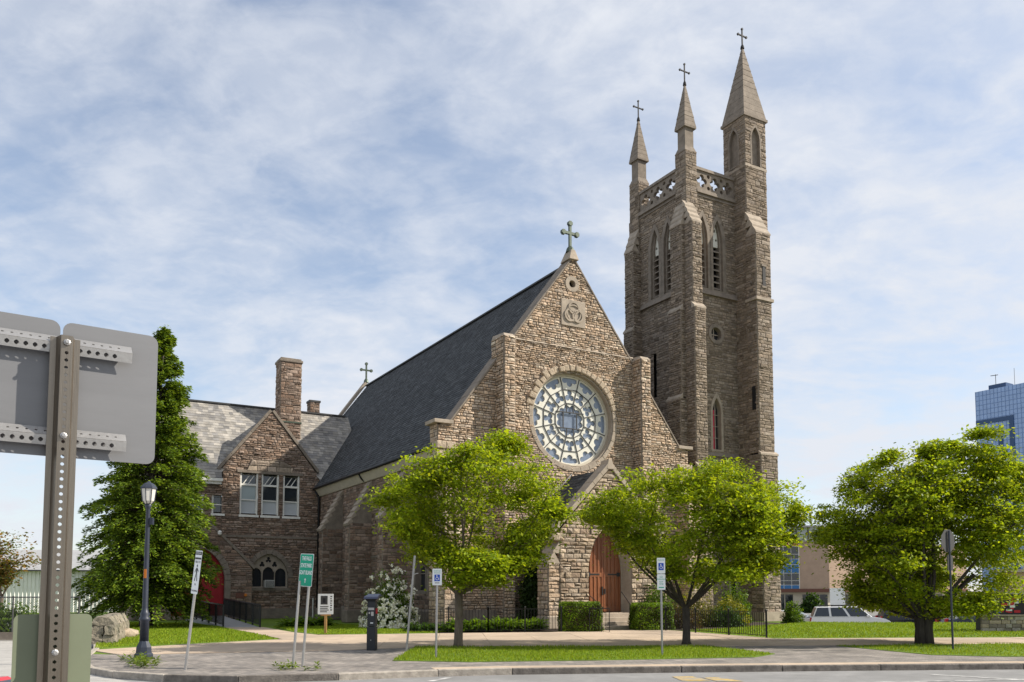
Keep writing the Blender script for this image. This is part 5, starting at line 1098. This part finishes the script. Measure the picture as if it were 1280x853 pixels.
# notice placard
t=thing('notice_placard','white notice placard with dark picture on a wooden stake in the lawn','sign',(-7.5,34.3,0))
mb=MB(); mb.box(-.05,.05,-.03,.03,0,.9); obj('stake',mb,'pine_wood',t); mb=MB(); mb.box(-.2,.2,-.02,.02,.74,.8); obj('cross_bar',mb,'pine_wood',t)
sg=panel('board',.62,.82,.02,.02,'sign_white',t,(0,-.045,1.21)); mb=MB(); mb.box(-.2,.08,-.014,-.011,-.02,.33); obj('picture',mb,'lead',sg); mb=MB(); mb.box(-.12,0,-.016,-.0142,.05,.24); obj('picture_shade',mb,'sign_black',sg)
for s,z,q in (('THE WORLD',-.12,.085),('CHANGES',-.22,.085),('All welcome',-.32,.08)): pass
for z,w in ((-.1,.24),(-.17,.22),(-.24,.25),(-.31,.2)): mb=MB(); mb.box(-.22,-.22+w*1.4,-.0135,-.0112,z-.018,z+.018); obj('text_line',mb,'lead',sg)
for k in range(7): mb=MB(); mb.box(.19,.26-.02*(k%2),-.0135,-.0112,.28-.09*k,.33-.09*k); obj('side_text',mb,'lead',sg)
# accessible parking signs
def wheelchair(parent,x,z,s):
    mb=MB(); y=-.0052; f=lambda a,b:(x+a*s,y,z+b*s)
    mb.poly([f(-.05+.09*math.cos(k),.36+.09*math.sin(k)) for k in np.linspace(0,2*math.pi,12)[:-1]])
    mb.poly([f(-.1,.25),f(0,.25),f(.02,-.0),f(-.08,-.0)]); mb.poly([f(.0,.02),f(.2,.02),f(.2,-.06),f(0.0,-.06)]); mb.poly([f(.2,-.0),f(.26,-.02),f(.36,-.3),f(.28,-.32)]); mb.poly([f(0,.15),f(.18,.15),f(.18,.09),f(0,.09)])
    for k in range(16):
        a0=R(100+260*k/16); a1=R(100+260*(k+1)/16); mb.poly([f(.0+.27*math.cos(a0),-.17+.27*math.sin(a0)),f(.0+.27*math.cos(a1),-.17+.27*math.sin(a1)),f(.0+.2*math.cos(a1),-.17+.2*math.sin(a1)),f(.0+.2*math.cos(a0),-.17+.2*math.sin(a0))])
    obj('wheelchair_symbol',mb,'sign_white',parent)
t=thing('accessible_parking_sign','small accessible parking sign on a grey channel post beside the slender tree','sign',(-1.93,21.7,0)); channel_post(t,(0,0,0),(.02,0,2.26))
sg=panel('sign_plate',.24,.42,.02,.003,'sign_white',t,(.02,-.03,2.08),(0,0,0),'alu'); mb=MB(); mb.box(-.07,.07,-.0045,-.002,-.11,.06); obj('blue_square',mb,'sign_blue',sg); wheelchair(sg,0,-.02,.15); text('RESERVED',.04,'sign_green',sg,(0,-.003,.15),TX); text('PARKING',.04,'sign_green',sg,(0,-.003,.1),TX)
mb=MB(); mb.box(-.06,.06,-.0045,-.002,-.16,-.145); obj('arrow',mb,'sign_black',sg)
t=thing('accessible_parking_sign','accessible parking sign with a second text plate on a grey post before the porch hedge','sign',(4.01,22.8,0)); channel_post(t,(0,0,0),(-.01,0,2.6))
sg=panel('sign_plate',.22,.42,.02,.003,'sign_white',t,(-.01,-.03,2.4),(0,0,0),'alu'); mb=MB(); mb.box(-.07,.07,-.0045,-.002,-.12,.07); obj('blue_square',mb,'sign_blue',sg); wheelchair(sg,0,-.02,.15); text('RESERVED',.04,'sign_green',sg,(0,-.003,.15),TX)
sg=panel('lower_plate',.22,.42,.02,.003,'sign_white',t,(-.01,-.03,1.965),(0,0,0),'alu')
for s,z in (('NO',.13),('PARKING',.07),('ANY',.0),('TIME',-.06)): text(s,.055,'sign_green',sg,(0,-.003,z),TX)
mb=MB(); mb.box(-.07,.07,-.0045,-.002,-.16,-.135); obj('arrow',mb,'sign_green',sg)
t=thing('leaning_pole','bare grey leaning metal pole beside the flowering shrub','pole',(-3.04,24.6,0)); channel_post(t,(0,0,0),(.22,0,2.75),w=.06); mb=MB(); mb.bar((.17,-.02,2.2),(.33,-.02,2.24),.03,.02); obj('bracket',mb,'galv',t)
# stop sign seen from behind
t=thing('stop_sign','back of an octagonal road sign on a grey post before the broad tree','sign',(12.85,24.9,0),R(32)); mb=MB(); mb.tube([(0,0,0),(.02,0,3.5)],.03,8); obj('post',mb,'lamp_post',t)
mb=MB(); oc=[(.36*math.cos(R(22.5+45*k)),.36*math.sin(R(22.5+45*k))) for k in range(8)]; mb.poly([(x,.04,z) for x,z in oc]); mb.poly([(x,.046,z) for x,z in oc],1)
for i in range(8): a,b=oc[i],oc[(i+1)%8]; mb.poly([(a[0],.04,a[1]),(b[0],.04,b[1]),(b[0],.046,b[1]),(a[0],.046,a[1])])
o=obj('octagon_plate',mb,['lead','car_red'],t); o.location=(.02,0,3.2)  # sign back is not lead: its shade is put into the dark colour
panel('lower_plate',.3,.45,.03,.004,'lead',t,(.1,.05,2.55))
# ---------------------------------------------------------------- big sign cluster seen from behind, on a perforated post
PX,PY=-1.535,2.86
t=thing('perforated_post_sign','pair of bare metal sign backs bolted to a perforated steel post','sign',(PX,PY,-.13),R(35))
def strip(name,x0,x1,z,parent,m='galv',step=.0275):
    # perforated hat-shaped strip: an upper facet with small holes and a lower facet with large holes
    mb=MB(); n=int((x1-x0-.03)/step)
    for (y0,z0,y1,z1,r,ph) in ((-.024,z-.028,-.030,z+.006,.0075,.02),(-.030,z+.006,-.004,z+.034,.0048,.034)):
        l=math.hypot(y1-y0,z1-z0); dy,dz=(y1-y0)/l,(z1-z0)/l
        P=lambda s,q,nn:(s,.034+y0+dy*q-dz*nn,z0+dz*q+dy*nn)
        plate(mb,P,[rect(x0,x1,0,l)]+[circ(x0+ph+step*k,l*.5,r,10) for k in range(n)],0,.002,.002,back=True)
    return obj(name,mb,m,parent)
EYE=1.83  # local heights run from the road surface
ZP=2.70
mb=MB(); w=.092
prof=[(-.046,.0),(-.028,.0),(-.018,-.036),(.018,-.036),(.028,.0),(.046,.0)]
hsz=[.1+.0254*k for k in range(int((ZP-.12)/.0254))]
for i in range(5):
    (xa,ya),(xb,yb)=prof[i],prof[i+1]
    if i==2: plate(mb,lambda s,q,nn:(s,-.036-nn,q),[rect(-.018,.018,0,ZP)]+[circ(0,z,.0062,8) for z in hsz],0,.003,.0022,back=True)
    else:
        l=math.hypot(xb-xa,yb-ya); nx,ny=-(yb-ya)/l*.003,(xb-xa)/l*.003
        mb.hexa([(xa,ya,0),(xb,yb,0),(xb+nx,yb+ny,0),(xa+nx,ya+ny,0),(xa,ya,ZP),(xb,yb,ZP),(xb+nx,yb+ny,ZP),(xa+nx,ya+ny,ZP)])
obj('post',mb,'galv_old',t)
for (x,z) in ((.152,2.565),(-.168,2.565)):
    panel('sign_plate',.312,.475,.03,.003,'alu',t,(x,.04,z-.035))
strip('bracket',-.33,.215,2.675,t); strip('bracket',-.33,.205,2.355,t)
for z in (2.675,2.355): mb=MB(); mb.lathe([(.011,0),(.011,.006),(.006,.008),(.006,.016)],n=8); q=obj('bolt',mb,'galv',t); q.location=(0,-.04,z); q.rotation_euler=(R(90),0,0)
panel('lower_plate',.235,.33,.02,.003,'sign_greenback',t,(.0,.02,1.59)); mb=MB(); mb.lathe([(.011,0),(.011,.006),(.006,.008),(.006,.016)],n=8); q=obj('bolt',mb,'galv',t); q.location=(0,-.04,1.63); q.rotation_euler=(R(90),0,0)
# ---------------------------------------------------------------- vehicles
def car(label,loc,rz,paint,kind='suv',name='parked_car',plates=False,group=None):
    t=thing(name,label,'car',loc,rz,group); L=4.7; Wd=1.86
    if kind=='suv': low=[(-2.3,.45),(-2.33,.75),(-2.25,1.05),(2.15-.85,1.08),(2.05,.98),(2.3,.85),(2.33,.5),(2.2,.3),(-2.2,.3)]; roof=[(-2.2,1.05),(-1.95,1.68),(.55,1.72),(1.32,1.08)]
    else: low=[(-2.25,.4),(-2.3,.7),(-2.2,.98),(-1.5,1.0),(1.0,1.0),(2.0,.85),(2.27,.7),(2.3,.42),(2.2,.24),(-2.2,.24)]; roof=[(-1.75,.99),(-.95,1.42),(.25,1.45),(1.15,1.0)]
    mb=MB(); n=len(low)
    for s in (-1,1):
        ring=[(x,s*Wd/2*(.985 if z>.9 else 1),z) for x,z in low]; mb.poly(ring if s<0 else ring[::-1])
    for i in range(n):
        a,b=low[i],low[(i+1)%n]; k=lambda z:.985 if z>.9 else 1
        mb.poly([(a[0],-Wd/2*k(a[1]),a[1]),(a[0],Wd/2*k(a[1]),a[1]),(b[0],Wd/2*k(b[1]),b[1]),(b[0],-Wd/2*k(b[1]),b[1])])
    obj('body',mb,paint,t,bevel=.06)
    tp=.80; mb=MB()
    R_=[(roof[0][0],-Wd*.485,roof[0][1]),(roof[3][0],-Wd*.485,roof[3][1]),(roof[3][0],Wd*.485,roof[3][1]),(roof[0][0],Wd*.485,roof[0][1]),(roof[1][0],-Wd*.40,roof[1][1]),(roof[2][0],-Wd*.40,roof[2][1]),(roof[2][0],Wd*.40,roof[2][1]),(roof[1][0],Wd*.40,roof[1][1])]
    mb.hexa(R_); obj('cabin',mb,paint,t,bevel=.05)
    V=[Vector(p) for p in R_]
    def pane(name,a,b,c,d,inset,off):
        cen=(a+b+c+d)/4; nn=(b-a).cross(d-a).normalized(); 
        if nn.dot(cen-Vector((0,0,1)))<0: nn=-nn
        mb=MB(); mb.poly([cen+(p-cen)*inset+nn*off for p in (a,b,c,d)]); obj(name,mb,'glass',t)
    for (i,j,k,l) in ((0,1,5,4),(3,2,6,7)):
        a,b,c,d=V[i],V[j],V[k],V[l]; cuts=(0,.3,.62,1) if kind=='suv' else (0,.5,1)
        for q in range(len(cuts)-1):
            f0,f1=cuts[q],cuts[q+1]; pane('side_window',a.lerp(b,f0),a.lerp(b,f1),d.lerp(c,f1),d.lerp(c,f0),.86,.012)
    pane('windscreen',V[1],V[2],V[6],V[5],.9,.012); pane('rear_window',V[0],V[3],V[7],V[4],.88,.012)
    for sx in (-1.45,1.42):
        for sy in (-1,1):
            mb=MB(); r=.36; mb.lathe([(r*.75,-.11),(r,-.08),(r,.08),(r*.75,.11)],n=20); w=obj('wheel',mb,'tyre',t,smooth=False); w.location=(sx,sy*(Wd/2-.1),r); w.rotation_euler=(R(90),0,0)
            mb=MB(); mb.lathe([(r*.62,-.115),(r*.62,.115)],n=14); q=obj('rim',mb,'rim',w)
    for sy in (-1,1):
        mb=MB(); mb.box(2.22,2.345,sy*.62-.22,sy*.62+.22,.68,.82); obj('headlight',mb,'head_glass',t,bevel=.02); mb=MB(); mb.box(-2.36,-2.2,sy*.72-.14,sy*.72+.14,.78,1.02); obj('tail_light',mb,'tail_red',t,bevel=.02)
        mb=MB(); mb.box(.95,1.15,sy*.98-.08,sy*.98+.08,1.08,1.22); obj('mirror',mb,paint,t,bevel=.03)
        if kind=='suv':
            mb=MB(); mb.tube([(-1.8,sy*.66,1.71),(-1.6,sy*.66,1.77),(.2,sy*.66,1.8),(.4,sy*.66,1.73)],.02,6); obj('roof_rail',mb,'iron',t)
    mb=MB(); mb.box(2.32,2.36,-.5,.5,.5,.66); obj('grille',mb,'iron',t); mb=MB(); mb.box(2.34,2.37,-.26,.26,.4,.5); obj('number_plate',mb,'sign_white',t)
    return t
car('white four wheel drive with black roof rails parked beyond the sunny lawn',(21.3,54.0,-.94),R(-14),'car_white')
car('dark sport utility parked with its red tail light towards the white one',(27.2,57.5,-.94),R(-10),'car_dark')
car('dark blue saloon parked behind the trunk of the broad tree',(28.6,52.0,-.94),R(-6),'car_blue','saloon')
car('pale saloon whose bonnet shows beside the round shrub at the tower foot',(18.2,55.5,-.94),R(-30),'car_white','saloon')
car('glossy red car on the side street behind the perforated post',(-2.95,3.95,-.13),R(0),'car_red','saloon').scale=(.95,.95,.95)
# objects of the parking lot
t=thing('lot_sign','white board on two dark posts behind the white four wheel drive','sign',(22.0,57.6,-.95))
for x in (-.35,.35): mb=MB(); mb.box(x-.06,x+.06,-.05,.05,0,2.75); obj('post',mb,'iron',t)
mb=MB(); mb.box(-.5,.5,-.1,-.06,1.75,2.9); obj('board',mb,'sign_white',t)
t=thing('lot_pole','plain black pole at the edge of the parking lot','pole',(26.4,60,-.95)); mb=MB(); mb.tube([(0,0,0),(0,0,4.8)],.09,10); obj('shaft',mb,'iron',t); mb=MB(); mb.lathe([(.16,0),(.14,.2),(.09,.3)],n=10); obj('foot',mb,'iron',t)
# ---------------------------------------------------------------- tan building
t=thing('tan_building','tan brick building with blue and red window strip and glazed rooftop','building',(41.1,110,-.95))
H=9.2; B=[(-30,2.5),(0,0),(24,11.5),(10,42),(-30,40)]
mb=MB()
def wallq(mb,a,b,z0,z1,m=0): mb.poly([(*a,z0),(*b,z0),(*b,z1),(*a,z1)],m)
for i in range(len(B)): wallq(mb,B[i],B[(i+1)%len(B)],3.05,H)
mb.poly([(*p,H) for p in B]); obj('brick_wall',mb,'brick_tan',t)
Bi=[(-29,3.3),(0,.7),(23,11.7),(9.5,41),(-29,39)]
mb=MB()
for i in range(len(B)): wallq(mb,Bi[i],Bi[(i+1)%len(B)],0,3.05)
obj('ground_floor_wall',mb,'cream',t)
mb=MB()
for i in range(2):
    a=Vector((*B[i],0)); b=Vector((*B[i+1],0)); d=(b-a).normalized(); n=Vector((d.y,-d.x,0)); mb.hexa([*(tuple(p+Vector((0,0,2.6))) for p in (a+n*.1,b+n*.1,b-n*.9,a-n*.9)),*(tuple(p+Vector((0,0,3.05))) for p in (a+n*.1,b+n*.1,b-n*.9,a-n*.9))])
obj('brown_band',mb,'brick_brown',t)
mb=MB()
for i in range(2):
    a=Vector((*B[i],0)); b=Vector((*B[i+1],0)); mb.bar(tuple(a+Vector((0,0,H+.1))),tuple(b+Vector((0,0,H+.1))),.5,.25)
obj('roof_edge',mb,'roof_grey',t)
for i in range(2):
    a=Vector((*Bi[i],0)); b=Vector((*Bi[i+1],0)); d=(b-a).normalized(); n=Vector((d.y,-d.x,0)); l=(b-a).length; k=1.0
    while k<l-1.5:
        if int(k/1.1)%4!=3:
            p=b-d*k if i==0 else a+d*k; q=p+d*.95; mb=MB(); mb.hexa([*(tuple(x+Vector((0,0,.3))) for x in (p+n*.05,q+n*.05,q-n*.02,p-n*.02)),*(tuple(x+Vector((0,0,2.3))) for x in (p+n*.05,q+n*.05,q-n*.02,p-n*.02))]); obj('shop_window',mb,'glass',t)
        k+=1.1
a=Vector((*B[0],0)); b=Vector((*B[1],0)); d=(b-a).normalized(); n=Vector((d.y,-d.x,0))
cols=['blue_panel','glass','glass','blue_panel','glass','blue_panel','glass','red_panel']; hts=[.75,.75,.75,1.2,.55,.9,.9,.7]
for c in range(4):
    z=2.75
    for r_,(m,h) in enumerate(zip(['blue_panel','glass','glass','blue_panel','blue_panel','glass','glass','red_panel'],[.75,.55,.95,1.1,.7,.6,1.0,.65])):
        p=b-d*(3.85+.98*c); q=p-d*.9; mb=MB(); mb.hexa([*(tuple(x+Vector((0,0,z+.05))) for x in (p+n*.08,q+n*.08,q,p)),*(tuple(x+Vector((0,0,z+h))) for x in (p+n*.08,q+n*.08,q,p))]); obj('strip_pane',mb,m if c!=3 or r_==7 else 'glass',t); z+=h+.02
p=b-d*3.75; q=p-d*4; mb=MB(); mb.hexa([*(tuple(x+Vector((0,0,2.7))) for x in (p+n*.04,q+n*.04,q,p)),*(tuple(x+Vector((0,0,9.0))) for x in (p+n*.04,q+n*.04,q,p))]); obj('strip_frame',mb,'white_paint',t)
PB=[(-20,4.5),(0,3.0),(14,10),(6,24),(-20,24)]; mb=MB()
for i in range(5): wallq(mb,PB[i],PB[(i+1)%5],H,H+2.1)
obj('penthouse_glass',mb,'pale_glass',t); mb=MB()
for i in range(2):
    a=Vector((*PB[i],0)); b=Vector((*PB[i+1],0)); l=(b-a).length; m=int(l/1.5)
    for k in range(m+1):
        p=a.lerp(b,k/m); mb.box(p.x-.07,p.x+.07,p.y-.12,p.y+.02,H,H+2.1)
obj('penthouse_mullion',mb,'lead',t,kind='stuff'); mb=MB(); mb.poly([(*p,H+2.12) for p in PB]); 
for i in range(5):
    a=Vector((*PB[i],H+2.2)); b=Vector((*PB[(i+1)%5],H+2.2)); mb.bar(a,b,.5,.22)
obj('penthouse_roof',mb,'roof_grey',t)
# ---------------------------------------------------------------- glass tower
t=thing('glass_tower','distant blue glass high-rise with dark blue stepped bands','building',(194,350,-.95),math.atan2(-.839,.545))
w,dp,h=62,34,86; mb=MB(); mb.box(0,w,0,dp,0,h); obj('curtain_wall',mb,'tower_glass',t)
mb=MB()
for k in range(43): mb.box(-.08,w+.08,-.08,dp+.08,2*k,2*k+.16)
for k in range(42): x=1.5*k; mb.box(x-.07,x+.07,-.1,0,0,h)
for k in range(23): y=1.5*k; mb.box(-.1,0,y-.07,y+.07,0,h); mb.box(w,w+.1,y-.07,y+.07,0,h)
obj('mullions',mb,'tower_line',t,kind='stuff')
for (x1,z1) in ((15,h-14.0),(10.5,h-18.5)):
    mb=MB(); mb.box(.0,x1,-.5,-.1,z1,z1+1.7); obj('dark_band',mb,'tower_blue',t); mb=MB(); mb.box(x1-1.7,x1,-.5,-.1,0,z1); obj('dark_band',mb,'tower_blue',t)
mb=MB(); mb.box(4,11,3,9,h,h+2.4); obj('plant_room',mb,'tower_blue',t); mb=MB(); mb.box(21,40,4,12,h,h+1.5); mb.box(24,26,5,7,h+1.5,h+3.5); mb.box(31,34,5,8,h+1.5,h+2.8); obj('roof_plant',mb,'lead',t)
mb=MB(); mb.tube([(6,5,h+2.4),(6,5,h+7)],.12,5); mb.tube([(4,5,h+6.8),(7,5,h+6.6)],.15,5); obj('antenna',mb,'lead',t); mb=MB(); mb.tube([(13.5,5,h),(13.5,5,h+8)],.08,5); obj('mast',mb,'lead',t)
# ---------------------------------------------------------------- stone sign wall with display
t=thing('monument_sign','low grey stone wall carrying a dark display board at the lawn edge','sign',(20.1,36.5,0),R(2)); rs=random.Random(8); z=0
mb=MB(); mb.box(.04,5.96,.04,.5,0,.66); obj('wall_core',mb,'lead',t)
for r_ in range(4):
    x=0
    while x<5.9:
        l=rs.uniform(.25,.55); x2=min(6,x+l); mb=MB(); o=rs.uniform(0,.05); mb.hexa([(x+.008,-o,.165*r_),(x2-.008,-o*.7,.165*r_),(x2-.008,.1,.165*r_),(x+.008,.1,.165*r_),(x+.012,-o*.8,.165*r_+.157),(x2-.012,-o,.165*r_+.157),(x2-.012,.1,.165*r_+.157),(x+.012,.1,.165*r_+.157)]); q=obj('stone',mb,rs.choice(['kerb_stone','dressed','rough_white']),t,bevel=.015); x=x2
mb=MB(); mb.box(-.08,6.08,-.08,.56,.665,.73); obj('coping_slab',mb,'dressed_light',t,bevel=.01)
mb=MB(); mb.box(.35,5.6,.15,.35,.73,1.6); obj('display_board',mb,'screen',t)
for k in range(26):
    x=.42+rs.uniform(0,1.15); z=.76+rs.uniform(0,.6); mb=MB(); a=rs.uniform(.06,.3); b_=rs.uniform(.04,.12); mb.box(x,x+a,.138-.0005*k,.146,z,z+b_); obj('display_patch',mb,rs.choice(['sign_white','pay_red','sign_white','blue_panel','pay_red']),t)
mb=MB(); mb.box(-.2,6.3,-.3,1.2,1.6,1.72); obj('canopy_slab',mb,'kerb_stone',t); mb=MB(); mb.box(1.4,6.3,.0,1.0,1.72,2.55); obj('canopy_box',mb,'brick_tan',t); mb=MB(); mb.box(1.2,6.5,-.15,1.15,2.55,2.68); obj('canopy_top',mb,'kerb_stone',t)
# ---------------------------------------------------------------- left background
t=thing('white_shed','long white corrugated shed with grey roof behind the chain link fence','building',(-60,66,-.1),R(12))
mb=MB()
for k in range(130): x=.3*k; mb.poly([(x,0,0),(x+.2,0,0),(x+.2,0,3.6),(x,0,3.6)]); mb.poly([(x+.2,0,0),(x+.25,-.05,0),(x+.25,-.05,3.6),(x+.2,0,3.6)]); mb.poly([(x+.25,-.05,0),(x+.3,0,0),(x+.3,0,3.6),(x+.25,-.05,3.6)])
mb.box(0,39,.02,14,0,3.6); obj('siding',mb,'siding',t)
mb=MB(); mb.hexa([(-.4,-.4,3.6),(39.4,-.4,3.6),(39.4,14.4,3.6),(-.4,14.4,3.6),(-.4,6.9,5.6),(39.4,6.9,5.6),(39.4,7.1,5.6),(-.4,7.1,5.6)]); obj('roof',mb,'roof_grey',t)
mb=MB(); mb.box(-.4,39.4,-.45,-.38,3.5,3.62); obj('gutter',mb,'lead',t)
t=thing('chain_link_fence','grey chain link fence before the white shed beside the side street','fence',(-26,31.5,-.1),R(5)); 
for k in range(5): mb=MB(); mb.tube([(2.4*k,0,0),(2.4*k,0,1.65)],.03,6); obj('post',mb,'chain_link',t)
for z in (1.6,.08): mb=MB(); mb.tube([(0,0,z),(9.6,0,z)],.022,6); obj('rail',mb,'chain_link',t)
mb=MB()
for k in range(-18,112):
    x=.09*k
    for s in (1,-1):
        a=[x,.1]; b=[x+s*1.5,1.6]
        if s<0: a[0]+=0
        lo,hi=0,9.6
        def cl(p,q):
            t0,t1=0,1; d=q[0]-p[0]
            for bd,sg in ((lo,1),(hi,-1)):
                e=(bd-p[0])/d
                if d*sg>0: t0=max(t0,e)
                else: t1=min(t1,e)
            return t0,t1
        t0,t1=cl(a,b)
        if t0<t1: mb.bar((a[0]+(b[0]-a[0])*t0,0,a[1]+1.5*t0),(a[0]+(b[0]-a[0])*t1,0,a[1]+1.5*t1),.006,.006)
obj('wire_mesh',mb,'chain_link',t,kind='stuff')
mb=MB(); mb.box(0,9.6,-.12,.02,0,.28); obj('fence_base',mb,'dressed',t)
